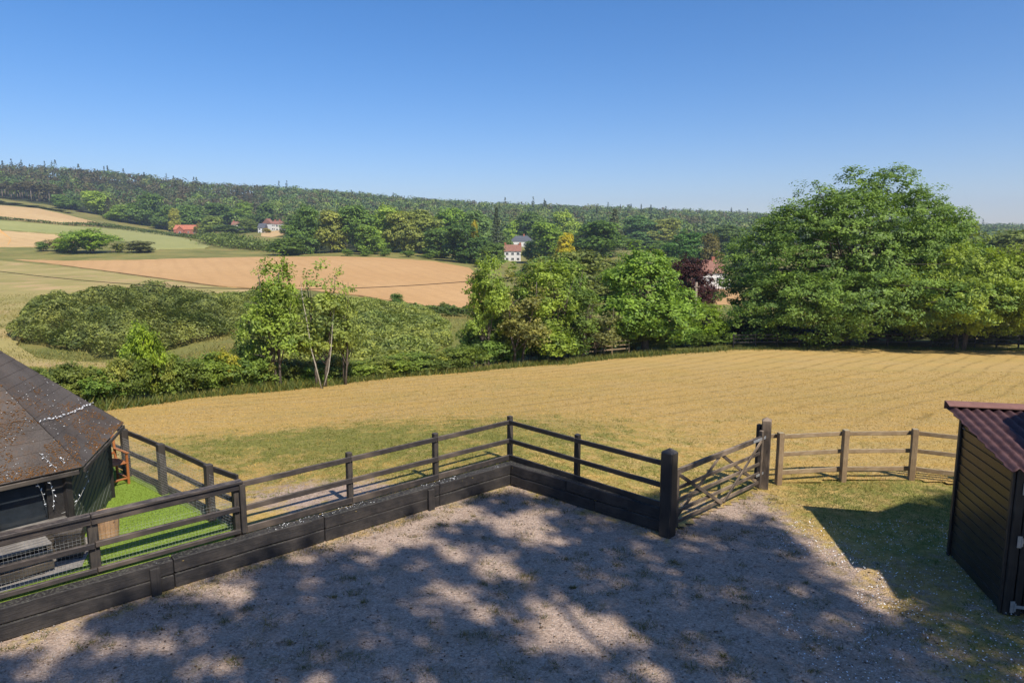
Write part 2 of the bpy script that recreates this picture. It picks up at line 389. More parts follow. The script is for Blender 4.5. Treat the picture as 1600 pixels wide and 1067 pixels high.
_wt = np.linalg.solve(A_, np.concatenate([CPA[:, 2], [0]]))
def TZ(x, y):
    x = np.atleast_1d(np.asarray(x, float)); y = np.atleast_1d(np.asarray(y, float)); sh = x.shape
    p = warp(x.ravel(), y.ravel()); r = np.empty(len(p))
    for i in range(0, len(p), 20000): r[i:i+20000] = _phi(p[i:i+20000], _wp) @ _wt[:_n]+_wt[_n]
    return r.reshape(sh)
def tz(x, y): return float(TZ([x], [y])[0])
def G(px, py_guess=None, Y=None):
    """ground point in the direction of column px at depth Y"""
    q = atY(px, 450, Y); return Vector((q.x, q.y, tz(q.x, q.y)))
def T(px, py):
    """first ground hit of a pixel ray"""
    d = ray(px, py); ts = np.geomspace(10, 3000, 700)
    x, y, z = d[0]*ts, d[1]*ts, CAMZ+d[2]*ts
    h = TZ(x, y); k = np.argmax(z < h)
    if not (z < h).any(): k = len(ts)-1
    return Vector((x[k], y[k], h[k]))
def inpoly(x, y, poly):
    x = np.asarray(x); y = np.asarray(y); r = np.zeros(x.shape, bool); n = len(poly)
    for i in range(n):
        x1, y1 = poly[i][0], poly[i][1]; x2, y2 = poly[(i+1) % n][0], poly[(i+1) % n][1]
        if y1 == y2: continue
        c = ((y1 > y) != (y2 > y)) & (x < (x2-x1)*(y-y1)/(y2-y1)+x1); r ^= c
    return r

# key yard points
K = Vector((-.04, 14.18, 0)); WL = (Vector((-6.73, 8.30, 0))-K).normalized(); NP = Vector((2.78, 11.63, 0)); WR = (NP-K).normalized()
GP = Vector((5.37, 13.98, 0))
NL = Vector((-WL.y, WL.x, 0)); NL = NL if NL.y > 0 else -NL          # behind the left wall
NR = Vector((-WR.y, WR.x, 0)); NR = NR if NR.y > 0 else -NR
FP = [Vector((5.76, 14.18, 0)), Vector((7.27, 14.42, 0)), Vector((8.80, 14.46, 0)), Vector((10.3, 13.7, 0)), Vector((11.9, 12.9, 0))]
# paddock region
far_edge = [T(60, 652), T(170, 641), T(300, 623), T(430, 610), T(620, 590), T(800, 575), T(950, 561), T(1140, 547.5), T(1350, 545), T(1600, 548), T(1750, 550)]
POLY_PAD = [(p.x, p.y) for p in far_edge]+[(60, 30), (30, 12)]+[(p.x, p.y) for p in FP[::-1]]+[(GP.x, GP.y), (NP.x, NP.y), (K.x, K.y), (K.x+WL.x*14, K.y+WL.y*14), (-25, 5)]
LAWN = [K+WL*5.85+NL*.2, Vector((-4.58, 10.95, 0)), Vector((-5.20, 11.37, 0)), Vector((-6.62, 12.62, 0)), Vector((-7.90, 13.62, 0)), Vector((-9.5, 14.9, 0)), Vector((-14, 14, 0)), K+WL*16+NL*.2]
POLY_LAWN = [(p.x, p.y) for p in LAWN]
FIELDS = {
 'ploughed_field': (M_plough, [(20, 406), (100, 408), (200, 407), (300, 404), (400, 402), (520, 401), (600, 403), (680, 409), (733, 419), (760, 440), (760, 480), (745, 495), (710, 487), (640, 474), (560, 462), (470, 452), (400, 451), (340, 447), (200, 428), (100, 415)]),
 'dry_pasture': (M_dryg, [(-260, 402), (0, 408), (100, 417), (200, 430), (340, 449), (400, 453), (395, 475), (300, 472), (220, 462), (120, 470), (60, 495), (25, 540), (60, 562), (200, 570), (215, 585), (-100, 625), (-260, 600)]),
 'tan_field': (M_tan, [(-260, 318), (0, 321), (60, 326), (120, 340), (188, 356), (100, 351), (0, 343), (-260, 340)]),
 'crop_field': (M_crop, [(-260, 343), (0, 345), (100, 353), (200, 360), (270, 367), (330, 385), (320, 388), (240, 390), (170, 372), (100, 366), (0, 359), (-260, 356)]),
 'sandy_field': (M_tan, [(-260, 358), (0, 361), (100, 368), (130, 385), (60, 386), (-260, 388)]),
 'sandy_soil_patch': (M_orange, [(-80, 358), (0, 359), (18, 374), (12, 385.5), (-80, 386)]),
 'mown_bank': (M_bank, [(600, 486), (690, 497), (722, 500), (800, 506), (805, 565), (700, 565), (600, 560)]),
 'hill_meadow': (M_tan, [(408, 364), (440, 360), (446, 366), (425, 371), (408, 370)]),
 'sandy_paddock': (M_plough, [(1112, 449), (1150, 452), (1160, 478), (1118, 476)]),
 'stubble_gap': (M_plough, [(925, 446), (960, 446), (960, 462), (925, 462)]),
 'village_lane': (M_asphalt, [(1100, 513), (1150, 512), (1220, 516), (1230, 531), (1150, 528), (1110, 524)]),
}
def densify(P, step):
    r = []
    for i, p in enumerate(P):
        q = P[(i+1) % len(P)]; n = max(1, int((q-p).length/step))
        for k in range(n): r.append(p+(q-p)*(k/n))
    return r
def field_poly(pix):
    P = []
    for i, (a, b) in enumerate(pix):
        c, d = pix[(i+1) % len(pix)]; n = max(1, int(math.hypot(c-a, d-b)/14))
        for k in range(n): P.append(T(a+(c-a)*k/n, b+(d-b)*k/n))
    return P
FP_W = {}
for k, (m, pix) in FIELDS.items():
    FP_W[k] = [(p.x, p.y) for p in field_poly(pix)]

WPX = [-330, 0, 110, 150, 300, 470, 480, 700, 800, 1180, 1950]; WMN = [600, 628, 600, 570, 560, 545, 322, 340, 440, 440, 420]
def build_terrain():
    ang = np.concatenate([np.radians(np.arange(-56, 56, .5)), np.radians(np.arange(56, 304, 4.0))]); na = len(ang)
    rad = np.concatenate([[1.5, 3, 5, 7], np.geomspace(9, 1600, 230), np.geomspace(1700, 2600, 10)]); nr = len(rad)
    R, Aa = np.meshgrid(rad, ang, indexing='ij'); x = R*np.sin(Aa); y = R*np.cos(Aa)
    z = TZ(x, y)
    z = np.where(R > 60, z+(vn.fbm(x*.03, y*.03)-.5)*.6, z)
    z[inpoly(x, y, POLY_PAD)] -= .5
    z[(y < 14.6) & (R < 26)] = -1.2
    z[(R < 26) & inpoly(x, y, POLY_PAD)] -= .6
    for k, P in FP_W.items():
        z[inpoly(x, y, P)] -= .45
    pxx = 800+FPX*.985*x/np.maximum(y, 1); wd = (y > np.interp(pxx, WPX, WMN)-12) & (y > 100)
    v = np.stack([x, y, z], -1).reshape(-1, 3); c = len(v); v = np.vstack([v, [[0, 0, -1.2]]])
    i, j = np.meshgrid(np.arange(nr-1), np.arange(na), indexing='ij'); j2 = (j+1) % na
    f = np.stack([i*na+j, i*na+j2, (i+1)*na+j2, (i+1)*na+j], -1).reshape(-1, 4)
    f2 = np.stack([np.full(na, c), (np.arange(na)+1) % na, np.arange(na)], -1)
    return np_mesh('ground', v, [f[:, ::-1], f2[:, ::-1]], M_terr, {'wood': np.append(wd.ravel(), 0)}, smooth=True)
tag(link('ground', build_terrain()), kind='structure')
for k, (m, pix) in FIELDS.items():
    P = FP_W[k]; xs = [p[0] for p in P]; ys = [p[1] for p in P]
    st = max(2.0, math.sqrt((max(xs)-min(xs))*(max(ys)-min(ys))/900))
    gx, gy = np.meshgrid(np.arange(min(xs), max(xs), st), np.arange(min(ys), max(ys), st)); gx, gy = gx.ravel(), gy.ravel()
    ins = inpoly(gx, gy, P); pts = [Vector(p) for p in P]+[Vector((a, b)) for a, b in zip(gx[ins], gy[ins])]
    nP = len(P)
    vo, eo, fo, *_ = delaunay_2d_cdt(pts, [], [list(range(nP))], 1, 1e-4)
    x = np.array([p.x for p in vo]); y = np.array([p.y for p in vo]); z = TZ(x, y)+.05
    fo = [f if True else f for f in fo]
    me = bpy.data.meshes.new(k); me.from_pydata(np.stack([x, y, z], -1).tolist(), [], [list(f) for f in fo]); me.materials.append(m)
    if len(me.polygons) and me.polygons[0].normal.z < 0: me.flip_normals()
    bm = bmesh.new(); bm.from_mesh(me); r_ = bmesh.ops.extrude_edge_only(bm, edges=[e for e in bm.edges if e.is_boundary])
    for g_ in r_['geom']:
        if isinstance(g_, bmesh.types.BMVert): g_.co.z -= .8
    bm.to_mesh(me); bm.free()
    tag(link(k, me), kind='structure')

# near ground: weights
_gb = sorted([(W(px, py).y, W(px, py).x) for px, py in ((1120, 770), (1150, 790), (1205, 815), (1300, 885), (1350, 960), (1430, 1067))])
_gb = [(0, 5.0)]+_gb+[(20, 3.5)]
def gravel_w(x, y):
    """1 gravel, 0 grass, inside the yard"""
    xb = np.interp(y, [q[0] for q in _gb], [q[1] for q in _gb]); n = (vn.fbm(x*.5, y*.5)-.5)*1.6
    g = 1-sstep(-1.3, 2.6, x-xb+n*1.4)
    sL = -((x-K.x)*NL.x+(y-K.y)*NL.y); sR = -((x-K.x)*NR.x+(y-K.y)*NR.y); dw = np.where(x < K.x, sL, np.where(x < NP.x, sR, 9))
    g = g-.42*(1-sstep(.1, .65, dw))
    g = np.maximum(g, .38*(1-sstep(9.5, 13.3, y)))
    return np.clip(g, 0.0, 1)
def pad_w(x, y):
    """(gravel, green, mow) in the paddock"""
    x = np.asarray(x, float); y = np.asarray(y, float)
    b = np.exp(-(((x+4.1)/1.5)**2+((y-12.6)/1.1)**2))*.74 + np.exp(-(((x+2.9)/1.0)**2+((y-12.9)/.6)**2))*.5+ np.exp(-(((x-3.6)/.9)**2+((y-12.9)/.6)**2))*.6
    d = np.hypot((x+1)*.75, (y-16.5))
    g = .56*np.exp(-(np.hypot((x+1.5)*.7, (y-16.8))/5.0)**2)+.40*np.exp(-(((x+6.5)/4.)**2+((y-18.0)/2.5)**2)) + .34*np.exp(-(((x-7.5)/4)**2+((y-13.8)/1.2)**2))
    g = g+(vn.fbm(x*.12+9, y*.12)-.5)*.5+.10
    return np.clip(b, 0, 1), np.clip(g, 0, 1), sstep(17, 26, y+x*.25)
def yard_green(x, y): return np.clip(.30+.6*(vn.fbm(x*.6+4, y*.6)-.5)+.15*sstep(12, 13.5, y)+.22*sstep(5.2, 6.6, x), 0, 1)

def grid_sheet(name, xs, ys, zf, keep, af, mat):
    X, Y = np.meshgrid(xs, ys, indexing='ij'); Z = zf(X, Y)
    n, m = X.shape; i, j = np.meshgrid(np.arange(n-1), np.arange(m-1), indexing='ij')
    cx = (X[:-1, :-1]+X[1:, 1:])/2; cy = (Y[:-1, :-1]+Y[1:, 1:])/2; k = keep(cx, cy)
    f = np.stack([i*m+j, (i+1)*m+j, (i+1)*m+j+1, i*m+j+1], -1)[k]
    used = np.unique(f); mp = np.zeros(n*m, int); mp[used] = np.arange(len(used)); f = mp[f]
    v = np.stack([X, Y, Z], -1).reshape(-1, 3)[used]
    a = af(v[:, 0], v[:, 1])
    return tag(link(name, np_mesh(name, v, f, mat, a, smooth=True)), kind='structure')
def yard_keep(x, y):
    # front of the walls (to their middle), gate and fence lines
    sL = (x-K.x)*NL.x+(y-K.y)*NL.y; sR = (x-K.x)*NR.x+(y-K.y)*NR.y
    front = np.where(x < K.x, sL < .12, np.where(x < NP.x, sR < .12, True))
    gl = (x-NP.x)*(-(GP.y-NP.y))+(y-NP.y)*(GP.x-NP.x)
    front &= ~((x >= NP.x) & (x < GP.x) & (gl/3.45 > .35)); front &= ~((x >= GP.x) & (y > 14.9))
    return front
grid_sheet('gravel_yard', np.arange(-16, 14.01, .14), np.arange(-9, 15.2, .14), lambda X, Y: (vn.fbm(X*.7, Y*.7)-.5)*.035-.004, yard_keep,
    lambda x, y: dict(gravel=gravel_w(x, y), green=yard_green(x, y), mow=np.zeros(len(x))), M_near)
yy = [9.0]
while yy[-1] < 64: yy.append(yy[-1]+max(.16, .012*(yy[-1]-4)))
def wall_d(x, y):
    sL = (x-K.x)*NL.x+(y-K.y)*NL.y; sR = (x-K.x)*NR.x+(y-K.y)*NR.y
    return np.where(x < K.x, sL, np.where(x < NP.x, sR, 9.0))
def pad_z(X, Y):
    z = TZ(X, Y)+(vn.fbm(X*.45, Y*.45)-.5)*.07*sstep(14.5, 17, Y)+.006
    d = wall_d(X, Y); return np.where(d < 1.6, np.minimum(z, .40), z)
def pad_keep(x, y):
    return inpoly(x, y, POLY_PAD) & ~inpoly(x, y, POLY_LAWN) & (wall_d(x, y) > .10)
def pad_attr(x, y): b, g, m = pad_w(x, y); return dict(gravel=b, green=g, mow=m)
grid_sheet('mown_paddock', np.concatenate([np.arange(-36, -9, .5), np.arange(-9, 13, .2), np.arange(13, 62, .5)]), np.array(yy), pad_z, pad_keep, pad_attr, M_near)
# artificial lawn + patio
mb = MB(); mb.prism(POLY_LAWN, .30, .42); tag(mb.build('artificial_lawn', M_astro), kind='structure')
q0, q1, q2, q3 = W(-200, 990, .428), W(-200, 868, .428), W(150, 838, .428), W(128, 884, .428)
mb = MB(); mb.prism([(p.x, p.y) for p in (q0, q3, q2, q1)], .424, .436); tag(mb.build('patio', M_rough_stone), kind='structure')

# ------------------------------------------------------------------ sleeper walls
def sleeper_wall(a, d, n, L, label, first):
    t = thing('sleeper_wall', a, label, 'wall', 'sleeper walls round the yard'); e = a+d*L
    th = .20; off = n*(th/2)
    for c in range(2):
        s = 0.0; q = first[c]
        while s < L-.02:
            e_ = min(L, s+q); g = .006
            z = .115+c*.232
            jj = rnd.uniform(-.006, .006)
            beam('sleeper', a+d*(s+g)+off+n*jj+Vector((0, 0, z)), a+d*(e_-g)+off+n*jj+Vector((0, 0, z+rnd.uniform(-.004, .004))), th, .222, M_sleeper, t, cham=.014, jit=.005)
            s = e_; q = 2.45
    return t
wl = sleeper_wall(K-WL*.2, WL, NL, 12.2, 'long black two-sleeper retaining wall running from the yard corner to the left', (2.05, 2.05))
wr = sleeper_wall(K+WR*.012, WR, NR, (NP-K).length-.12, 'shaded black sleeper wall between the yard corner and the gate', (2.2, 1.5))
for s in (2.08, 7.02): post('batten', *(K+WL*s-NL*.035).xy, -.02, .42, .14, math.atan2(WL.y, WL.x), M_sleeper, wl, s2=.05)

# ------------------------------------------------------------------ fences
def fence(label, pts, mat_p, mat_r, zt, rails, side, psize=.10, ptop=.12, group='timber rail fences', zb=None, ends=(True, True), cap=None, mesh=None, rh=.095, rw=.04):
    t = thing('rail_fence', (pts[0].x, pts[0].y, 0), label, 'fence', group)
    for i, p in enumerate(pts):
        if (i == 0 and not ends[0]) or (i == len(pts)-1 and not ends[1]): continue
        d = (pts[min(i+1, len(pts)-1)]-pts[max(i-1, 0)]).normalized()
        post('post', p.x, p.y, (zb if zb is not None else p.z)-.05, zt+ptop+p.z+rnd.uniform(-.012, .012), psize, math.atan2(d.y, d.x), mat_p, t)
    for i in range(len(pts)-1):
        a, b = pts[i], pts[i+1]; d = (b-a).normalized(); n = Vector((-d.y, d.x, 0))*side
        for z, h in rails:
            o = n*(psize/2+rw/2+.004)
            r = beam('rail', a+o-d*.0+Vector((0, 0, z-rnd.uniform(0, .012))), b+o-d*.008+Vector((0, 0, z-rnd.uniform(0, .012))), rw, h, mat_r, t)
    return t
def F(s, o=.30): return K+WL*s+NL*o
def proj(px, py, z): 
    q = W(px, py, z); s = (Vector((q.x, q.y, 0))-K).dot(WL); return s
cornerP = Vector((-.06, 14.66, 0)); e4 = Vector((-4.52, 10.72, 0)); dL = (e4-cornerP).normalized()
def onL(px, py, z): q = W(px, py, z); q.z = 0; return cornerP+dL*(q-cornerP).dot(dL)
p542, p676, p140 = onL(542, 703, 1.42), onL(676, 673, 1.42), onL(140, 792, 1.42)
RAILS = [(1.29, .095), (.88, .095), (.50, .12)]
fence('dark three-rail fence behind the long sleeper wall', [cornerP-dL*.02, p676, p542, e4], M_grey, M_rail, 1.30, RAILS, 1, .10, .10, zb=.3, ends=(True, False))
cr = cornerP+Vector((.05, 0, 0)); q915 = W(915, 672, 1.42); q915.z = 0; eN = NP+NR*.12-WR*.10
dR = (eN-cornerP).normalized(); q915 = cornerP+dR*(q915-cornerP).dot(dR)
fence('black three-rail fence above the short sleeper wall beside the gate', [cornerP+dR*.06, q915, eN], M_black, M_black, 1.28, [(1.29, .095), (.88, .095), (.50, .14)], -1, .10, .10, zb=.3, ends=(False, False))
# enclosure
def wire_mesh(a, b, z0, z1, parent, step=.05):
    m = MB(); L = (b-a).length; d = (b-a)/L; r = .0011
    def strip(p, q):
        m.tube([p, q], r, 3, False)
    n = int(L/step)
    for i in range(n+1): strip(a+d*(i*step)+Vector((0, 0, z0)), a+d*(i*step)+Vector((0, 0, z1)))
    for k in range(int((z1-z0)/step)+1): strip(a+Vector((0, 0, z0+k*step)), b+Vector((0, 0, z0+k*step)))
    o = m.build('wire_mesh', M_wire, parent); o['kind'] = 'stuff'; return o
pEnd = cornerP+dL*9.9
encF = fence('dark wire mesh fence between the artificial lawn and the long sleeper wall', [e4, p140, pEnd], M_grey, M_rail, 1.30, [(.90, .085), (.52, .07)], 1, .13, .02, zb=.38, ends=(True, True), rw=.06)
nL_ = Vector((-dL.y, dL.x, 0)); 
for (a, b) in ((e4-dL*.06, p140+dL*.02), (p140+dL*.03, pEnd)):
    beam('capping_rail', a+nL_*.085+Vector((0, 0, 1.335)), b+nL_*.085+Vector((0, 0, 1.335)), .15, .05, M_rail, encF)
    beam('rail', a+nL_*.10+Vector((0, 0, 1.255)), b+nL_*.10+Vector((0, 0, 1.255)), .045, .10, M_rail, encF)
beam('upright_board', e4+nL_*.14-dL*.05+Vector((0, 0, .48)), e4+nL_*.14-dL*.05+Vector((0, 0, 1.30)), .04, .09, M_grey, encF, up=dL)
wire_mesh(e4-nL_*.075, pEnd-nL_*.075, .46, 1.28, encF)
E = [Vector((-4.62, 10.86, 0)), Vector((-5.22, 11.29, 0)), Vector((-6.68, 12.54, 0)), Vector((-7.93, 13.53, 0)), Vector((-9.3, 14.65, 0))]
encB = fence('grey-brown mesh fence along the far side of the artificial lawn beside the cabin', E, M_grey, M_grey, 1.30, [(1.32, .10), (.90, .095), (.52, .13)], -1, .125, .12, zb=.35, ends=(False, True))
wire_mesh(E[0]+Vector((-.05, -.05, 0)), E[-1]+Vector((-.05, -.05, 0)), .46, 1.28, encB)
# brown fence right
fence('weathered brown three-rail fence between the gate and the black shed', FP, M_brown, M_brown, 1.05, [(1.06, .09), (.66, .09), (.25, .10)], 1, .12, .12, ends=(True, True), zb=0)
beam('rail', FP[0]+Vector((-.3, .10, 1.06)), FP[0]+Vector((0, .10, 1.06)), .04, .09, M_brown, bpy.data.objects['rail_fence.004'])

# ------------------------------------------------------------------ gate and gate posts
gd = (GP-NP).normalized(); gn = Vector((-gd.y, gd.x, 0))     # gn points to the paddock side (left-back)
t = thing('gate_post', NP, 'thick black gate post with pointed top at the end of the short sleeper wall', 'gate post', 'gate posts')
post('shaft', NP.x, NP.y, -.05, 1.55, .23, math.atan2(gd.y, gd.x)+.1, M_black, t, top='point', cham=.02)
post('stop_board', *(NP+gd*.145).xy, 0, 1.22, .055, math.atan2(gd.y, gd.x), M_black, t, s2=.14)
t = thing('gate_post', GP, 'dark gate post with chamfered top beside the brown fence, carrying the gate hinges', 'gate post', 'gate posts')
post('shaft', GP.x, GP.y, -.05, 1.50, .19, math.atan2(gd.y, gd.x)+.45, M_gatew, t, top='point', cham=.018)
post('backing_board', *(GP+gd*.02+gn*.17).xy, -.02, 1.36, .10, math.atan2(gd.y, gd.x), M_grey, t, s2=.09)
g = thing('field_gate', NP+gd*.2, 'five-bar timber field gate with crossed braces, closed between two gate posts', 'gate')
a0 = NP+gd*.22; a1 = GP-gd*.17; LG = (a1-a0).length; Z = Vector((0, 0, 1))
zs = [.16, .36, .57, .80, 1.12]
for i, z in enumerate(zs):
    beam('rail', a0+gd*.02+Z*z, a1-gd*.02+Z*(z+.02), .055 if i == 4 else .028, .10 if i == 4 else .075, M_gatew, g)
post('stile', *(a0+gd*.035-gn*.0).xy, .08, 1.17, .07, math.atan2(gd.y, gd.x), M_gatew, g, s2=.075)
post('stile', *(a1-gd*.04).xy, .08, 1.30, .08, math.atan2(gd.y, gd.x), M_gatew, g, s2=.085)
mid = (a0+a1)/2
for (p, q, o) in ((a0+gd*.06+Z*1.06, mid+gd*.0+Z*.13, -1), (mid+gd*.06+Z*.13, a1-gd*.1+Z*1.10, -1), (a0+gd*.08+Z*.2, mid-gd*.04+Z*1.06, 1), (mid+gd*.08+Z*1.06, a1-gd*.1+Z*.2, 1)):
    beam('brace', p+gn*.036*o, q+gn*.036*o, .022, .07, M_gatew, g, up=gn.cross(q-p))
beam('hinge_strap', a1-gd*.42-gn*.034+Z*1.135, a1+gd*.13-gn*.034+Z*1.14, .01, .06, M_steel, g, cham=.002, jit=0)
beam('hinge_strap', a1-gd*.22-gn*.024+Z*.36, a1+gd*.10-gn*.024+Z*.36, .01, .05, M_steel, g, cham=.002, jit=0)

# ------------------------------------------------------------------ black shed on the right
SB = Vector((7.36, 10.85, 0)); SN = Vector((6.94, 9.02, 0)); sd = (SB-SN).normalized(); sx = Vector((sd.y, -sd.x, 0))   # sx to the right
SD = (SB-SN).length; SWd = 2.0; HB, HF = 2.40, 2.18
sh = thing('garden_shed', SN, 'black weatherboarded shed with corrugated red-brown roof at the right edge of the yard', 'shed')
mb = MB()   # inner carcass
def P3(u, v, z): return SN+sd*u+sx*v+Vector((0, 0, z))
mb.add([P3(.05, .05, 0), P3(SD-.05, .05, 0), P3(SD-.05, SWd, 0), P3(.05, SWd, 0), P3(.05, .05, HF-.03), P3(SD-.05, .05, HB-.03), P3(SD-.05, SWd, HB-.03), P3(.05, SWd, HF-.03)],
       [(0, 1, 2, 3), (7, 6, 5, 4), (0, 4, 5, 1), (1, 5, 6, 2), (2, 6, 7, 3), (3, 7, 4, 0)])
mb.build('wall_core', M_dark, sh)
nb = 15; bh = HF/nb
for i in range(nb):
    z0 = i*bh+.02; m = MB(); o0, o1 = -.008, -.020
    m.add([P3(.03, o0, z0), P3(SD-.03, o0, z0), P3(SD-.03, o1, z0+bh-.006), P3(.03, o1, z0+bh-.006), P3(.03, .03, z0), P3(SD-.03, .03, z0), P3(SD-.03, .03, z0+bh), P3(.03, .03, z0+bh)],
          [(0, 3, 2, 1), (4, 5, 6, 7), (0, 1, 5, 4), (3, 7, 6, 2), (0, 4, 7, 3), (1, 2, 6, 5)])
    m.build('weatherboard', M_board, sh)
m = MB(); m.add([P3(.03, -.012, HF+.03), P3(SD-.03, -.012, HF+.03), P3(SD-.03, -.012, HB), P3(.03, .03, HF+.03), P3(SD-.03, .03, HF+.03), P3(SD-.03, .03, HB)], [(0, 2, 1), (3, 4, 5), (0, 1, 4, 3), (1, 2, 5, 4), (2, 0, 3, 5)])
m.build('gable_infill', M_board, sh)
ang = math.atan2(sd.y, sd.x)
post('corner_board', *P3(SD-.03, -.03, 0).xy, .0, HB+.02, .08, ang, M_black, sh, s2=.035)
post('corner_board', *P3(.02, -.028, 0).xy, .0, HF, .07, ang, M_black, sh, s2=.035)
post('corner_board', *P3(-.025, .05, 0).xy, .0, HF, .04, ang, M_black, sh, s2=.12)
post('door_frame', *P3(-.02, .17, 0).xy, .0, HF-.05, .04, ang, M_black, sh, s2=.09)
dm = MB(); dm.box(P3(-.012, .72, 1.06), (.03, .98, 1.98), Matrix.Rotation(ang, 3, 'Z')); door = dm.build('door', M_dark, sh)
for i in range(9): beam('door_board', P3(-.036, .225, .10+i*.225+.11), P3(-.036, 1.21, .10+i*.225+.11), .022, .216, M_board, door)
for z in (.14, 1.10, 1.86):
    m = MB(); m.box(P3(-.058, .33, z), (.008, .42, .045), Matrix.Rotation(ang, 3, 'Z')); m.box(P3(-.070, .09, z), (.010, .055, .17), Matrix.Rotation(ang, 3, 'Z'))
    m.box(P3(-.074, .12, z), (.02, .022, .12), Matrix.Rotation(ang, 3, 'Z'))
    h = m.build('hinge', M_steel, door)
    b = MB()
    for q in (.16, .30, .42, .55): b.box(P3(-.066, q, z), (.01, .016, .016), Matrix.Rotation(ang, 3, 'Z'))
def roof_mat():
    t = NT('red_brown_bitumen_sheet'); P = t.obj(); n = t.noise(P, 4, 5, .65); f = t.noise(P, 60, 3, .7)
    c = t.mix(t.rng(n, .35, .68), (.058, .026, .027), (.10, .049, .047)); c = t.mix(t.rng(f, .55, .75, 0, .4), c, (.22, .14, .12))
    return t.done(t.pbr(c, .75, .3, t.bump(f, .4, .006)))
M_roof = roof_mat()
u0, u1, v0, v1 = -.30, SD+.14, -.20, SWd+.15; zr = lambda u: HB+.11+(u-u1)*(HB-HF+.05)/SD
nu, nv = 44, 150; us = np.linspace(u0, u1, nu); vs_ = np.linspace(v0, v1, nv); V = []; 
for u in us:
    row = (u1-u)/.30; st = (row-math.floor(row))
    for v in vs_:
        z = zr(u)+.026*math.sin(v*2*math.pi/.155)+.020*(st-.5)
        uu = u if u > u0+.02 else u-.018*math.cos(v*2*math.pi/.155)
        V.append(P3(uu, v+(.02*(st-.5) if v == vs_[0] else 0), z))
V = np.array([tuple(p) for p in V]); i, j = np.meshgrid(np.arange(nu-1), np.arange(nv-1), indexing='ij')
f = np.stack([i*nv+j, (i+1)*nv+j, (i+1)*nv+j+1, i*nv+j+1], -1).reshape(-1, 4)
o = link('roof_sheet', np_mesh('roof_sheet', V, f, M_roof, smooth=True), sh); sm = o.modifiers.new('thick', 'SOLIDIFY'); sm.thickness = .008
m = MB(); cr_ = [(-.16, .035), (-.02, .075), (.05, .075), (.055, -.06), (.04, -.06), (.035, .055), (-.02, .06), (-.16, .02)]
m.add([P3(u1+a, v0-.02, HB+.12+b) for a, b in cr_]+[P3(u1+a, v1, HB+.12+b) for a, b in cr_], [tuple(range(8)), tuple(range(15, 7, -1))]+[(i, 8+i, 8+(i+1) % 8, (i+1) % 8) for i in range(8)])
m.build('ridge_flashing', flat_mat('terracotta_flashing', (.20, .10, .08), .7, .3, 0, .2, 5), sh)
for u in (.1, SD-.2): beam('eaves_batten', P3(u, -.1, zr(u)-.065), P3(u, SWd+.1, zr(u)-.065), .05, .05, M_black, sh)

# unseen barn, inferred from the gable shadow by the shed; depth shaped for shade
AZ = 8.0; ap = Vector((7.98, 13.22, 0))+Vector((SUNV.x, SUNV.y, 0))*(AZ/SUNV.z); bx = Vector((.975, -.224, 0)); by = Vector((-.224, -.975, 0)); hw = 3.0; dr = .77*hw
bn = thing('stable_block', (ap.x, ap.y, 0), 'black timber stable block with steep tiled gable standing unseen to the right of the yard', 'building')
for s_ in (0,):
    m = MB(); A0, A1 = ap, ap+by*2.7; w_ = hw-.25
    pts = []
    for Q in (A0, A1): pts += [Q-bx*w_, Q+bx*w_]
    e_ = AZ-.2-.77*w_
    m.add([(p.x, p.y, 0) for p in pts]+[(p.x, p.y, e_) for p in pts]+[(A0.x, A0.y, AZ-.2), (A1.x, A1.y, AZ-.2)],
          [(0, 1, 5, 8, 4), (2, 6, 9, 7, 3), (0, 4, 6, 2), (1, 3, 7, 5), (0, 2, 3, 1)])
    m.build('wall', M_board, bn)
for s_ in (-1, 1):
    m = MB(); e0, e1 = ap-by*.0, ap+by*2.8
    m.add([(*(e0).xy, AZ), (*(e1).xy, AZ), (*(e1+bx*hw*s_).xy, AZ-dr), (*(e0+bx*hw*s_).xy, AZ-dr)]+[(*(e0).xy, AZ-.1), (*(e1).xy, AZ-.1), (*(e1+bx*hw*s_).xy, AZ-dr-.1), (*(e0+bx*hw*s_).xy, AZ-dr-.1)],
          [(0, 1, 2, 3), (7, 6, 5, 4), (0, 4, 5, 1), (1, 5, 6, 2), (2, 6, 7, 3), (3, 7, 4, 0)])
    m.build('roof', M_tile, bn)

# ------------------------------------------------------------------ cabin on the left
HC = Vector((-9.19, 10.60, 0)); RR = 2.70; EZ, AZ2 = 1.80, 4.21; a0_ = math.atan2(10.02-10.6, -6.55+9.19)
hv = [HC+RR*Vector((math.cos(a0_+k*math.pi/3), math.sin(a0_+k*math.pi/3), 0)) for k in range(6)]   # 0=B, 1=A, 5=C
cb = thing('grill_cabin', (HC.x, HC.y, .42), 'six-sided dark timber cabin with mossy grey felt roof behind the mesh fence', 'cabin')
def felt_mat():
    t = NT('grey_roofing_felt'); P = t.pos(); n = t.noise(P, 1.1, 5, .6); f = t.noise(P, 45, 4, .7)
    c = t.mix(t.rng(n, .35, .65), (.050, .042, .037), (.10, .085, .075)); c = t.mix(t.rng(f, .45, .7, 0, .4), c, (.16, .135, .115))
    c = t.mix(t.math('MULTIPLY', t.rng(t.noise(P, 14, 6, .78), .46, .62, 0, .9), t.rng(t.noise(P, .9, 4, .6), .42, .62, 0, .75)), c, (.115, .064, .032))
    return t.done(t.pbr(c, .92, .2, t.bump(f, .6, .008)))
M_felt = felt_mat()
M_moss = flat_mat('rusty_moss', (.20, .095, .03), .95, .1, 0, .5, 25)
apx = HC+Vector((0, 0, AZ2))
def roof_pt(k, a, h):          # facet k, a along eave 0..1, h up 0..1
    p = hv[k].lerp(hv[(k+1) % 6], a); p = Vector((p.x, p.y, EZ)); return p.lerp(apx, h)
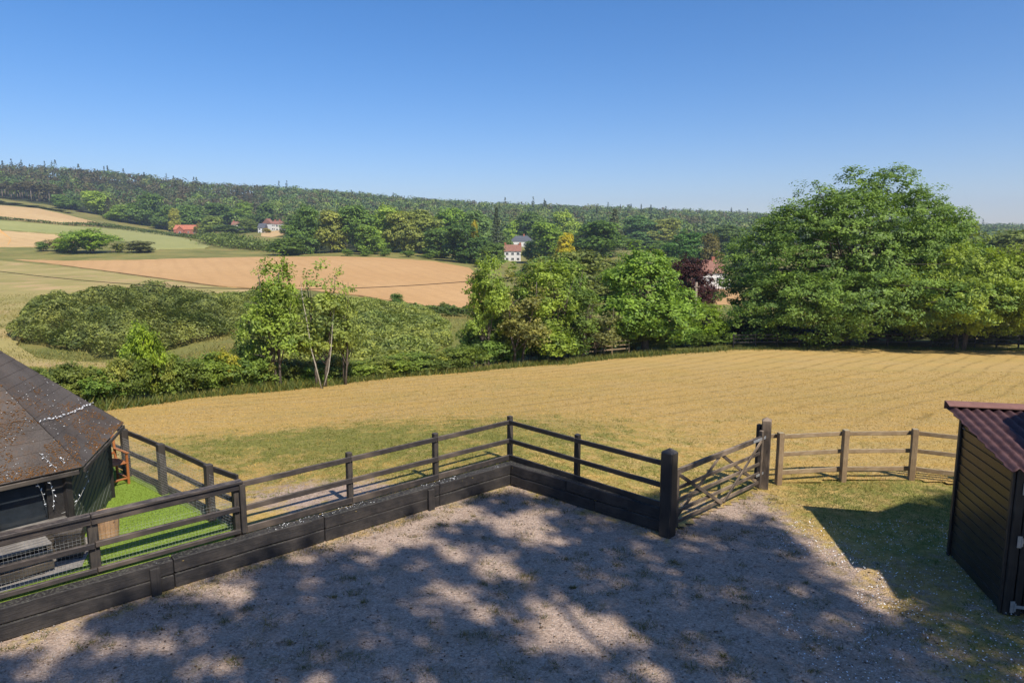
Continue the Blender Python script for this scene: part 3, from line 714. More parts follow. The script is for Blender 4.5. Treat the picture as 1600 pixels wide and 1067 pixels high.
for k in range(6):
    e0, e1 = roof_pt(k, 0, 0), roof_pt(k, 1, 0); nrm = (e1-e0).cross(apx-e0).normalized()
    nc = 17
    for c in range(nc):
        h0, h1 = c/nc, min(1, (c+1)/nc+.02); th0, th1 = .013, .006; m = MB(); na = 8
        sag = lambda a, h: Vector((0, 0, (vn(a*5+k*9, h*8+3)-.5)*.012))
        top = [[roof_pt(k, a/na, hh)+nrm*(th if c else th)+sag(a/na, hh) for a in range(na+1)] for hh, th in ((h0, th0), (h1, th1))]
        bot = [[roof_pt(k, a/na, hh)-nrm*.02 for a in range(na+1)] for hh in (h0, h1)]
        vs2 = top[0]+top[1]+bot[0]+bot[1]; n1 = na+1; fs = []
        for a in range(na): fs += [(a, a+1, n1+a+1, n1+a), (2*n1+a, 3*n1+a, 3*n1+a+1, 2*n1+a+1), (a, 2*n1+a, 2*n1+a+1, a+1)]
        m.add(vs2, fs); m.build('felt_strip', M_felt, cb)
# deck board under the roof edge
for k in range(6):
    beam('fascia', roof_pt(k, 0.02, -.005)-Vector((0, 0, .045)), roof_pt(k, .98, -.005)-Vector((0, 0, .045)), .03, .07, M_grey, cb)
wv = [HC+(p-HC)*.875 for p in hv]; WT = 2.0
M_gap = flat_mat('pale_green_gap', (.16, .17, .08), .9, .1, 0, .3)  # paler green backing wall that shows between the diagonal boards
for k in range(6):
    p, q = wv[k], wv[(k+1) % 6]; d = (q-p).normalized(); n = Vector((d.y, -d.x, 0)); L = (q-p).length
    if k == 5:      # window bay facing the yard
        m = MB()
        for (u0_, u1_, z0_, z1_) in ((0, L, .42, .98), (0, .22, .98, WT), (L-.26, L, .98, WT), (.22, L-.26, 1.82, WT)):
            c = p+d*(u0_+u1_)/2; m.box((c.x, c.y, (z0_+z1_)/2), (u1_-u0_, .06, z1_-z0_), Matrix.Rotation(math.atan2(d.y, d.x), 3, 'Z'))
        wl_ = m.build('wall', M_black, cb)
        m = MB(); c = p+d*L/2-n*.05; m.box((c.x, c.y, 1.4), (L-.4, .02, .86), Matrix.Rotation(math.atan2(d.y, d.x), 3, 'Z')); m.build('window_pane', M_pane, wl_)
        beam('window_sill', p+d*.1+n*.09+Vector((0, 0, 1.0)), q-d*.05+n*.09+Vector((0, 0, 1.0)), .18, .05, M_paleg, wl_)
        post('window_bar', *(p+d*(L*.62)+n*.0).xy, 1.0, 1.83, .06, math.atan2(d.y, d.x), M_black, wl_)
        for zz in (.52, .66, .80, .94): beam('wall_board', p+n*.045+Vector((0, 0, zz)), q+n*.045+Vector((0, 0, zz)), .03, .13, M_grey, wl_)
    else:
        m = MB(); c = (p+q)/2; m.box((c.x, c.y, 1.2), (L, .05, 1.58), Matrix.Rotation(math.atan2(d.y, d.x), 3, 'Z')); wl_ = m.build('wall', M_gap if k == 0 else M_green, cb)
        if k == 0:  # diagonal cladding on the side by the lawn
            sl = .42; H = 1.48; run = H/sl
            for i in range(-30, 18):
                s0 = i*.36; u_a, z_a, u_b, z_b = s0, 0.0, s0+run, H
                if u_a < .05: z_a += (.05-u_a)*sl; u_a = .05
                if u_b > L-.05: z_b -= (u_b-(L-.05))*sl; u_b = L-.05
                if u_b-u_a < .12: continue
                dr_ = d*(u_b-u_a)+Vector((0, 0, z_b-z_a))
                beam('cladding_board', p+d*u_a+n*.035+Vector((0, 0, .46+z_a)), p+d*u_b+n*.035+Vector((0, 0, .46+z_b)), .022, .116, M_green, wl_, up=n.cross(dr_), cham=.010)
for k in range(6): post('corner_post', *(HC+(wv[k]-HC)*1.01).xy, .40, 2.02, .11, a0_+k*math.pi/3, M_black, cb)
# moss on the roof
rs = np.random.RandomState(5)
def lumps(n, pos, size, nrm=None, flat=.6):
    """tiny rough stones / moss cushions: octahedra"""
    base = np.array([[1, 0, 0], [0, 1, 0], [-1, 0, 0], [0, -1, 0], [0, 0, 1], [0, 0, -.6]], float)
    fc = np.array([[0, 1, 4], [1, 2, 4], [2, 3, 4], [3, 0, 4], [1, 0, 5], [2, 1, 5], [3, 2, 5], [0, 3, 5]])
    b = base[None]*(1+rs.uniform(-.35, .35, (n, 6, 3))); b[..., 2] *= flat
    a = rs.uniform(0, 6.28, n); c, s = np.cos(a), np.sin(a)
    x = b[..., 0]*c[:, None]-b[..., 1]*s[:, None]; y = b[..., 0]*s[:, None]+b[..., 1]*c[:, None]
    b = np.stack([x, y, b[..., 2]], -1)*np.asarray(size)[:, None, None]+pos[:, None, :]
    return b.reshape(-1, 3), (fc[None]+6*np.arange(n)[:, None, None]).reshape(-1, 3)
pp = []
while len(pp) < 5200:
    k = 5 if rs.rand() < .62 else 0; a, h = rs.rand(), rs.rand()**1.6
    if rs.rand() > 1-h: continue
    dens = float(vn.fbm(a*7+k*3, h*9, 3)); lim = .36 if k == 5 else .50
    if k == 5: lim += h*.30
    else: lim += max(0, h-.10)*.5 + max(0, a-.7)*.2
    if dens < lim: continue
    pp.append(tuple(roof_pt(k, a, h)+Vector((0, 0, .022))))
v, f = lumps(len(pp), np.array(pp), rs.uniform(.005, .015, len(pp)), flat=.5)
o = link('moss', np_mesh('moss', v, f, M_moss), cb); o['kind'] = 'stuff'
pp = [tuple(roof_pt(5 if rs.rand() < .7 else 0, rs.rand(), rs.rand()*.45)+Vector((0, 0, .03))) for _ in range(260)]
v, f = lumps(len(pp), np.array(pp), rs.uniform(.006, .014, len(pp)), flat=.3)
o = link('fallen_petals', np_mesh('fallen_petals', v, f, M_petal), cb); o['kind'] = 'stuff'
# string lights
bm_ = MB(); bm_.tube([(0, 0, -.022), (0, 0, .0), (0, 0, .022)], [.004, .009, .003], 5); bulbm = bm_.mesh('bulb', M_bulb)
def string_lights(pts, label, n, amp=.01, sc=.85):
    t = thing('string_lights', pts[0], label, 'fairy lights', 'fairy lights on the cabin')
    P = []; tot = 60
    seg = [(pts[i+1]-pts[i]).length for i in range(len(pts)-1)]; L = sum(seg)
    def at(s):
        s *= L
        for i, q in enumerate(seg):
            if s <= q or i == len(seg)-1: return pts[i].lerp(pts[i+1], min(1, s/q))
            s -= q
    m = MB(); m.tube([at(i/40)+Vector((0, 0, rnd.uniform(0, amp))) for i in range(41)], .0035, 4); m.build('cable', M_cable, t)
    for i in range(n):
        p = at((i+.5)/n)+Vector((rnd.uniform(-.02, .02), rnd.uniform(-.03, .03), rnd.uniform(0, .02)))
        link('bulb', bulbm, t, Matrix.Translation(p) @ Matrix.Rotation(rnd.uniform(0, 6.3), 4, 'Z') @ Matrix.Rotation(rnd.uniform(.6, 2.4), 4, 'X') @ Matrix.Scale(sc, 4))
up_ = Vector((0, 0, .05))
hA = [roof_pt(0, 0, .26)+up_, roof_pt(0, .30, .225)+up_, roof_pt(0, .6, .20)+up_, roof_pt(0, 1.0, .175)+up_]
string_lights(hA, 'string of clear fairy lights lying across the grey felt roof of the cabin', 40, .02, .8)
def eave(px): return None
b0 = roof_pt(5, .93, 0)
def hang(px0, py0, px1, py1, Y): return [atY(px0, py0, Y), atY((px0+px1)/2+2, (py0+py1)/2, Y-.02), atY(px1, py1, Y-.02)]
string_lights([roof_pt(5, .86, .10)+up_, roof_pt(5, .88, .0)+up_]+hang(57, 752, 72, 792, 9.75), 'left of two fairy light strands hanging in front of the dark cabin window', 15)
string_lights([roof_pt(5, .93, .06)+up_, roof_pt(5, .93, .02)+up_]+hang(78, 750, 84, 795, 9.85), 'right of two fairy light strands hanging in front of the dark cabin window', 12)
string_lights([roof_pt(0, .05, .02)+up_]+[atY(138, 750, 10.5), atY(126, 775, 10.3), atY(112, 797, 10.1), atY(96, 802, 10.0)], 'fairy light strand hanging in a loop across the diagonal cladding', 11)

# bench in front of the cabin
bc = (W(20, 878, .42)); bd = (wv[0]-wv[5]).normalized(); bnn = Vector((bd.y, -bd.x, 0))
o0 = wv[0]*.5+wv[5]*.5+bnn*.42
bt = thing('timber_bench', (o0.x, o0.y, .42), 'pale grey slatted timber bench in front of the cabin window behind the mesh', 'bench')
for i in range(4): beam('slat', o0-bd*1.1+bnn*(i*.10-.15)+Vector((0, 0, .86)), o0+bd*.80+bnn*(i*.10-.15)+Vector((0, 0, .86)), .085, .035, M_paleg, bt)
for s in (-.9, .65):
    for i in (-.13, .13): post('leg', *(o0+bd*s+bnn*i).xy, .42, .84, .07, math.atan2(bd.y, bd.x), M_grey, bt)
for i in range(2): beam('front_board', o0-bd*1.1+bnn*.19+Vector((0, 0, .55+i*.17)), o0+bd*.8+bnn*.19+Vector((0, 0, .55+i*.17)), .025, .12, M_paleg if i else M_grey, bt)
# dark box by the corner
q = W(112, 868, .43); cx = thing('storage_box', (q.x, q.y, .43), 'small black storage box beside the end of the grey bench', 'box')
m = MB(); m.box((q.x, q.y, .63), (.34, .30, .40), Matrix.Rotation(.4, 3, 'Z')); m.build('body', M_black, cx)
m = MB(); m.box((q.x, q.y, .85), (.37, .33, .035), Matrix.Rotation(.4, 3, 'Z')); m.build('lid', M_grey, cx)
# tub planter (turned, staves)
q = W(169, 840, .42); tb = thing('wooden_tub', (q.x, q.y, .42), 'tapered tan wooden tub on the artificial lawn behind the fence', 'planter')
ns = 16
for i in range(ns):
    a, b = i*2*math.pi/ns+.01, (i+1)*2*math.pi/ns-.01; m = MB(); V = []
    for z, r in ((.42, .155), (.86, .195)):
        for rr in (r, r-.02):
            for g_ in (a, b): V.append((q.x+rr*math.cos(g_), q.y+rr*math.sin(g_), z))
    m.add(V, [(0, 1, 5, 4), (3, 2, 6, 7), (4, 5, 7, 6), (0, 2, 3, 1), (0, 4, 6, 2), (1, 3, 7, 5)]); m.build('stave', M_tub, tb)
m = MB(); m.tube([(q.x, q.y, .44), (q.x, q.y, .82)], [.135, .165], 14); m.build('soil', M_soil, tb)
# chair
q = Vector((-8.0, 13.05, .42)); ch = thing('garden_chair', q, 'orange-brown slatted wooden chair on the lawn behind the cabin', 'chair', rz=0)
fx = Vector((math.cos(2.5), math.sin(2.5), 0)); fy = Vector((-fx.y, fx.x, 0))   # fx back direction
def C3(a, b, z): return q+fx*a+fy*b+Vector((0, 0, z))
for s in (-.24, .24):
    beam('leg', C3(.22, s, 0), C3(.30, s, .92), .045, .045, M_chair, ch, up=fx); beam('leg', C3(-.25, s, 0), C3(-.25, s, .62), .045, .045, M_chair, ch, up=fx)
    beam('armrest', C3(-.30, s, .64), C3(.26, s, .64), .06, .025, M_chair, ch); beam('side_rail', C3(-.25, s, .40), C3(.24, s, .40), .025, .06, M_chair, ch); beam('side_rail', C3(-.25, s, .12), C3(.24, s, .12), .025, .04, M_chair, ch)
for i in range(6): beam('seat_slat', C3(-.25+i*.09, -.25, .44), C3(-.25+i*.09, .25, .44), .06, .02, M_chair, ch)
beam('back_rail', C3(.305, -.24, .89), C3(.305, .24, .89), .03, .08, M_chair, ch); beam('back_rail', C3(.27, -.24, .55), C3(.27, .24, .55), .03, .05, M_chair, ch)
for i in range(6): beam('back_slat', C3(.275, -.17+i*.068, .57), C3(.30, -.17+i*.068, .86), .015, .035, M_chair, ch, up=fx)
beam('front_rail', C3(-.25, -.24, .12), C3(-.25, .24, .12), .03, .04, M_chair, ch)

exec_marker = 0
# ------------------------------------------------------------------ vegetation helpers
def leaf_quads(cen, nrm, size, rs, aspect=.55, fold=0.0):
    n = len(cen); a = rs.normal(size=(n, 3)); a -= nrm*(a*nrm).sum(1, keepdims=True); a /= np.linalg.norm(a, axis=1, keepdims=True)+1e-9
    b = np.cross(nrm, a); s = np.asarray(size)[:, None]
    v = np.stack([cen-a*s*.5, cen+b*s*aspect*.5-a*s*.05, cen+a*s*.5, cen-b*s*aspect*.5-a*s*.05], 1)
    f = np.arange(n*4).reshape(n, 4); return v.reshape(-1, 3), f
def crown_cloud(lobes, nc, lp, cr, ls, seed, flat=.65, upb=.45, inner=.55, gap=.0, zmin=-1e9):
    """lobes: (x,y,z,rx,ry,rz). leaf clumps through the outer volume of the lobes"""
    rs = np.random.RandomState(seed); lb = np.array(lobes, float)
    wgt = (lb[:, 3]*lb[:, 4]*lb[:, 5])**.67; k = rs.choice(len(lb), nc, p=wgt/wgt.sum())
    d = rs.normal(size=(nc, 3)); d[:, 2] += .25; d /= np.linalg.norm(d, axis=1, keepdims=True)
    rr = inner+(1-inner)*rs.rand(nc)**.5; rr *= 1+rs.normal(0, .06, nc)
    c = lb[k, :3]+d*lb[k, 3:6]*rr[:, None]
    if gap > 0:
        g = vn.fbm(c[:, 0]*.6+seed, c[:, 2]*.6+c[:, 1]*.4, 2); keep = g > gap; c, d = c[keep], d[keep]
    keep = c[:, 2] > zmin; c, d = c[keep], d[keep]; nc = len(c)
    ct = np.clip(rs.normal(.42, .20, nc), 0, 1); cs = rs.uniform(.6, 1.3, nc)*cr
    L = rs.poisson(lp, nc)+1; idx = np.repeat(np.arange(nc), L); n = len(idx)
    o = rs.normal(size=(n, 3)); o /= np.linalg.norm(o, axis=1, keepdims=True); o *= (rs.rand(n)**.45)[:, None]*cs[idx][:, None]; o[:, 2] *= flat
    p = c[idx]+o
    nr = d[idx]*.75+rs.normal(size=(n, 3))*.42; nr[:, 2] += upb; nr /= np.linalg.norm(nr, axis=1, keepdims=True)
    v, f = leaf_quads(p, nr, ls*rs.uniform(.6, 1.35, n), rs)
    t = np.clip(ct[idx]+rs.normal(0, .13, n), 0, 1)
    return v, f, np.repeat(t, 4), c
def branch_mesh(name, base_r, H, targets, mat, seed, nmain=10, stems=1, lean=0.0):
    r = random.Random(seed); m = MB()
    fork = H*.28
    for s in range(stems):
        a = r.uniform(0, 6.28); sp = (0 if stems == 1 else H*.035); off = Vector((math.cos(a)*sp, math.sin(a)*sp, 0)); tip = Vector((off.x*4+lean*H, off.y*4, H*.80))
        pts = [off+(tip-off)*(i/6)+Vector((r.uniform(-1, 1), r.uniform(-1, 1), 0))*H*.012*(i > 0) for i in range(7)]; pts[0].z = -.3
        br = base_r/(stems**.4)
        m.tube(pts, [br*1.25]+[br*(1-.13*i) for i in range(1, 7)], 7)
        for i in range(nmain//stems):
            t = Vector(targets[r.randrange(len(targets))]); h = r.uniform(.15, .75); k = h*6; j = int(k); p0 = pts[j].lerp(pts[min(6, j+1)], k-j)
            if t.z < p0.z: t.z = p0.z+abs(t.z-p0.z)*.5
            mid = p0.lerp(t, .5)+Vector((r.uniform(-1, 1), r.uniform(-1, 1), .6))*(t-p0).length*.08
            rr = br*(1-.8*h)*.55; m.tube([p0, p0.lerp(mid, .55), mid, t], [rr, rr*.8, rr*.55, rr*.18], 5)
    return m.mesh(name, mat, True)
def proto(name, lobes, nc, lp, cr, ls, seed, base_r, H, bark=M_bark, leaf=M_leaf, nmain=12, stems=1, **k):
    v, f, t, c = crown_cloud(lobes, nc, lp, cr, ls, seed, **k)
    cm = np_mesh('crown', v, f, leaf, {'tint': t}); tm = branch_mesh('trunk', base_r, H, [tuple(q) for q in c[::max(1, len(c)//60)]], bark, seed, nmain, stems)
    z = v[:, 2]; W_ = np.percentile(np.abs(v[:, 0]), 98)*2
    return dict(crown=cm, trunk=tm, H=float(np.percentile(z, 99.7)), W=float(W_))
def rl(seed, n, R, H, z0, r0=.42):
    """random lobes of a rounded crown: radius R, from z0 to H"""
    r = random.Random(seed); L = []
    for i in range(n):
        h = r.random(); a = r.uniform(0, 6.28); e = math.sin(math.pi*(.18+.72*h))**.8; rad = R*e*r.uniform(.25, .72); q = R*r0*r.uniform(.7, 1.2)
        L.append((math.cos(a)*rad, math.sin(a)*rad, z0+q*.6+(H-z0-q*1.5)*h, q, q, q*r.uniform(.7, .95)))
    L.append((0, 0, z0+(H-z0)*.5, R*.55, R*.55, (H-z0)*.42)); return L
def plant(name, cat, pr, loc, h, wd, col, label, group=None, rz=None, parts=True, wy=None):
    sz = h/pr['H']; sx_ = wd/pr['W']; rz = rnd.uniform(0, 6.28) if rz is None else rz
    t = link(name, None, None, Matrix.Translation(loc)); tag(t, label, cat, group)
    Mx = Matrix.Translation(loc) @ Matrix.Diagonal((sx_, wy or sx_, sz, 1)) @ Matrix.Rotation(rz, 4, 'Z')
    o = link('crown' if parts != 'shrub' else 'foliage', pr['crown'], t, Mx); o.color = (*col, 1)
    if pr['trunk']: link('trunk' if parts != 'shrub' else 'stems', pr['trunk'], t, Mx)
    return t
def place(name, cat, pr, px, ytop, Y, wpx, col, label, group=None, **k):
    g_ = G(px, Y=Y); top = atY(px, ytop, Y).z; h = max(.8, top-g_.z); wd = wpx/FPX*Y*1.02
    return plant(name, cat, pr, g_, h, wd, col, label, group, **k)

ASH = [proto('ash', rl(11, 16, 2.6, 8.2, 1.6, .34), 420, 26, .42, .20, 21, .13, 8.2, stems=2, gap=.31, nmain=20),
       proto('ash', rl(12, 14, 2.4, 8.0, .8, .36), 460, 26, .42, .20, 22, .12, 8.0, stems=3, gap=.28, nmain=20),
       proto('ash', rl(13, 12, 2.2, 7.6, 1.2, .33), 330, 24, .45, .19, 23, .10, 7.6, stems=2, gap=.34, nmain=24)]
DENSE = [proto('dense', rl(31, 18, 4.2, 9.5, .5, .36), 900, 26, .55, .26, 24, .25, 9.5, nmain=16)]
SHRUB = [proto('shrub', rl(41+i, 9, 1.4, 2.6, .0, .42), 200, 24, .30, .15, 31+i, .04, 2.3, stems=3, nmain=9, gap=.30) for i in range(3)]
WISPY = proto('wispy', rl(52, 16, 1.2, 6.5, .6, .30), 230, 15, .32, .17, 37, .022, 6.6, bark=M_bark, stems=2, gap=.30, nmain=22)
MID = [proto('mid', rl(60+i, 16+i, 6.0, 14.0, .0, .36), 700, 13, 1.0, .68, 41+i, .35, 14.0, nmain=6, inner=.6) for i in range(4)]
def conifer_proto(seed, H=16.0, R=3.2, droop=.35, n=1700, ls=.9):
    rs = np.random.RandomState(seed); h = rs.rand(n)**.8; lay = np.floor(h*16)/16+rs.normal(0, .012, n)
    r = R*(1-lay)**.85*(.25+.8*rs.rand(n)**.6)*(1+.25*np.sin(lay*90)); a = rs.uniform(0, 6.28, n)
    p = np.stack([r*np.cos(a), r*np.sin(a), H*(.06+.94*lay)-r*droop], -1)
    nr = np.stack([np.cos(a)*.5, np.sin(a)*.5, np.full(n, .8)], -1)+rs.normal(0, .35, (n, 3)); nr /= np.linalg.norm(nr, axis=1, keepdims=True)
    v, f = leaf_quads(p, nr, ls*rs.uniform(.6, 1.3, n), rs, .5); t = np.repeat(np.clip(rs.normal(.4, .2, n), 0, 1), 4)
    m = MB(); m.tube([(0, 0, -.3), (0, 0, H*.5), (0, 0, H*.97)], [.28, .18, .03], 6)
    return dict(crown=np_mesh('crown', v, f, M_needle, {'tint': t}), trunk=m.mesh('trunk', M_bark, True), H=H, W=R*2)
CON = [conifer_proto(5), conifer_proto(6, 16, 4.2, .45)]
def pine_proto(seed):
    rs = np.random.RandomState(seed); r = random.Random(seed)
    lb = [(r.uniform(-1.6, 1.6), r.uniform(-1.6, 1.6), r.uniform(10.5, 15), r.uniform(1.2, 2.2), r.uniform(1.2, 2.2), r.uniform(.8, 1.3)) for _ in range(8)]
    v, f, t, c = crown_cloud(lb, 130, 9, .8, .75, seed)
    m = MB(); m.tube([(0, 0, -.4), (.1, 0, 6), (0, .1, 14.5)], [.34, .27, .08], 6)
    return dict(crown=np_mesh('crown', v, f, M_needle, {'tint': t}), trunk=m.mesh('trunk', M_pole, True), H=16.0, W=6.5)
PINE = [pine_proto(71), pine_proto(72)]
Gm, Gd, Gl, Go, Gb = (.095, .150, .028), (.062, .105, .026), (.135, .190, .033), (.125, .145, .040), (.072, .120, .038)
def vary(c, s=.12): k = 1+rnd.uniform(-s, s); return tuple(max(0, x*k*(1+rnd.uniform(-s, s)*.5)) for x in c)

# ------------------------------------------------------------------ large trees on the right
def big_tree():
    L = [(-4.8, 0, 4.0, 4.2, 4.0, 3.6), (-1.5, -1, 8.2, 5.6, 5.0, 5.2), (2.2, 0, 9.8, 5.2, 5.0, 5.0), (5.4, 0, 6.8, 4.6, 4.5, 4.6), (-5.6, .5, 7.0, 3.6, 3.6, 3.6), (0, -2.2, 4.6, 5.8, 4.4, 3.8), (4.5, -1.5, 4.0, 4.6, 4.2, 3.4), (0, -5.2, 4.6, 6.0, 3.2, 2.2), (5.4, -4.6, 4.4, 4.2, 3.2, 2.0), (-5.4, -4.0, 4.4, 3.8, 3.0, 2.2),
         (-2.8, -.5, 12.0, 2.4, 2.4, 2.6), (.6, 0, 14.2, 1.5, 1.5, 1.9), (3.2, .3, 14.0, 1.9, 1.9, 2.2), (5.4, 0, 12.2, 1.7, 1.7, 1.9), (7.8, 0, 11.0, 1.2, 1.2, 1.6), (-7.2, 0, 4.6, 2.2, 2.4, 2.6)]
    L += [(-3.6, 0, 10.2, 3.2, 3.0, 2.8), (5.6, .2, 10.2, 3.0, 3.0, 2.6), (-.5, -1.5, 11.5, 3.4, 3.0, 2.6), (-7.0, -1.0, 2.5, 3.0, 3.0, 2.2), (-3.2, -2.8, 2.3, 4.0, 3.0, 1.9)]
    return proto('cherry', L, 3700, 42, .60, .215, 77, .42, 14, nmain=60, stems=2, flat=.6, upb=.55, inner=.62, gap=.27)
BIG = big_tree()
place('cherry_tree', 'tree', BIG, 1318, 266, 64, 365, (.088, .145, .033), 'huge spreading green tree dominating the right side above the golden field', rz=0.0)
def side_tree():
    L = [(-3.6, -.5, 3.4, 3.0, 2.6, 2.4), (-.5, -.6, 4.2, 3.4, 3.0, 2.8), (3.0, -.4, 4.2, 3.4, 3.0, 2.6), (6.0, 0, 3.6, 3.0, 2.6, 2.6), (1.0, -1.5, 3.0, 4.2, 2.6, 2.0), (0, -3.6, 3.4, 4.6, 2.4, 1.4), (5, -3.4, 3.4, 4.2, 2.4, 1.4)]
    return proto('side', L, 1600, 46, .52, .20, 78, .2, 6, nmain=30, stems=3, flat=.6, upb=.55, inner=.6, gap=.28)
SIDE = side_tree()
place('bushy_tree', 'tree', SIDE, 1510, 386, 60, 310, (.135, .185, .028), 'lower bright yellow-green tree in front of the huge tree at the right edge', rz=0.0)
place('bushy_tree', 'tree', SIDE, 1650, 378, 66, 220, (.10, .105, .045), 'olive-grey bushy tree cut off by the right edge of the view', rz=2.0)
place('broadleaf_tree', 'tree', MID[1], 1470, 345, 95, 150, (.075, .105, .030), 'olive tree showing behind the right shoulder of the huge tree')
place('broadleaf_tree', 'tree', MID[2], 1570, 362, 150, 110, (.085, .115, .035), 'tree crown behind the olive-grey bush at the right edge')
und = 0
for px in range(1165, 1700, 38):
    place('undergrowth_shrub', 'shrub', SHRUB[und % 3], px+rnd.uniform(-8, 8), 505+rnd.uniform(-8, 8), 64+rnd.uniform(0, 2.5), 66, vary((.03, .04, .014)), 'dark shaded undergrowth shrub beneath the trees on the right', 'undergrowth beneath the right-hand trees', parts='shrub'); und += 1  # leaf colour darkened to hold the shade under the overhanging crowns
# ------------------------------------------------------------------ tree belt in the middle
for a in (
 (ASH[0], 762, 400, 47, 92, Gl, 'ash tree with bare pale lower trunk, first of the middle belt beside the ploughed field'),
 (ASH[2], 808, 424, 49, 80, (.13, .135, .045), 'thin straw-tinged tree second in the middle belt'),
 (ASH[1], 862, 410, 51, 96, Gl, 'leafy light green tree in the centre of the middle belt'),
 (ASH[2], 790, 412, 51, 70, Gm, 'slim mid green tree tucked behind the first tree of the middle belt'),
 (ASH[0], 836, 404, 55, 84, Go, 'olive-tinted tree standing behind the middle belt centre'),
 (ASH[0], 888, 402, 57, 88, Gm, 'tall leafy tree behind the right half of the middle belt'),
 (ASH[1], 905, 455, 52, 74, (.085, .13, .028), 'low green tree in the middle belt before the gap with bare grey twigs'),
 (ASH[2], 938, 470, 54, 62, (.105, .115, .045), 'sparse grey-green bushy tree left of the tall rounded ash'),
 (DENSE[0], 1010, 390, 57, 132, (.105, .175, .030), 'tall rounded bright green ash standing right of the middle belt'),
 (DENSE[0], 1072, 404, 80, 74, (.040, .014, .013), 'dark purple-leaved copper beech behind the utility pole'),
 (DENSE[0], 1106, 476, 61, 52, (.115, .18, .018), 'small vivid yellow-green tree at the foot of the utility pole'),
): place('ash_tree' if a[0] in ASH else 'broadleaf_tree', 'tree', a[0], a[1], a[2], a[3], a[4], a[5], a[6])
for i, px in enumerate(range(735, 1150, 22)):
    Y = np.interp(px, [735, 800, 950, 1150], [46.5, 50, 55.5, 61]); yt = 512+rnd.uniform(-14, 14)
    if px > 1085: yt = 520
    place('hedge_shrub', 'shrub', SHRUB[i % 3], px+rnd.uniform(-6, 6), yt, Y+rnd.uniform(0, 2), 48, vary((.085, .13, .03), .25), 'leafy shrub in the thicket under the middle belt of trees', 'shrubs under the middle belt of trees', parts='shrub')
# left ash + birches
place('ash_tree', 'tree', ASH[0], 430, 402, 34, 112, (.125, .18, .034), 'tall airy light green ash rising from the hedge left of the leaning birch')
place('ash_tree', 'tree', ASH[2], 392, 470, 35, 60, (.10, .14, .035), 'small leafy sapling at the left foot of the tall hedge ash')
b1 = place('birch_tree', 'tree', ASH[2], 492, 410, 34.8, 84, (.135, .175, .045), 'slender birch with a white leaning trunk in the hedge')
b2 = place('birch_tree', 'tree', ASH[2], 530, 420, 36, 52, (.13, .165, .042), 'thin wispy birch to the right of the leaning white birch', rz=2.0)
m = MB(); m.tube([G(497, Y=33.9)-Vector((0, 0, .2)), atY(495, 578, 33.9), atY(486, 545, 33.9), atY(480, 505, 33.9), atY(473, 470, 34.0), atY(470, 440, 34.1)], [.036, .034, .031, .028, .022, .01], 7); m.build('trunk', M_birch, b1, smooth=True)
m = MB(); m.tube([atY(506, 603, 33.6), atY(513, 580, 33.8), atY(517, 550, 34), atY(520, 500, 34.4), atY(526, 460, 34.6)], [.030, .027, .024, .018, .008], 7); m.build('trunk', M_birch, b2, smooth=True)
# ------------------------------------------------------------------ hedge along the left field edge
special = {215: ((.13, .19, .022), 505, 'fresh bright green hedge bush just right of the cabin roof'), 335: ((.19, .19, .025), 545, 'yellow-flowering hedge bush with yellowish leaves'), 560: ((.115, .165, .03), 565, 'bright green hedge bush between the birches and the field rails'),
           600: ((.12, .17, .03), 556, 'rounded light green hedge bush overhanging the grass verge')}
i = 0
for px in list(range(20, 735, 19)):
    Y = float(np.interp(px, [20, 170, 300, 430, 620, 740], [27, 26.6, 30.6, 34.8, 41.6, 45.5])); yt = float(np.interp(px, [0, 150, 200, 300, 420, 520, 620, 740], [590, 568, 556, 562, 560, 562, 556, 548]))+rnd.uniform(-12, 10)
    key = [k for k in special if abs(k-px) < 10]
    if key: c, yt, lb = special[key[0]]; gp = None
    else: c, lb, gp = vary(((.105, .145, .030), (.085, .125, .027), (.13, .155, .035))[i % 3], .2), 'green shrub in the mixed hedge along the lower left edge of the golden field', 'hedge shrubs along the golden field'
    place('hedge_shrub', 'shrub', SHRUB[i % 3], px, yt, Y, 50+rnd.uniform(-6, 14), c, lb, gp, parts='shrub')
    if i % 2 == 0: place('hedge_shrub', 'shrub', SHRUB[(i+1) % 3], px+8, yt+4, Y+2.6, 52, vary((.10, .14, .03), .2), 'green shrub in the mixed hedge along the lower left edge of the golden field', 'hedge shrubs along the golden field', parts='shrub')
    i += 1
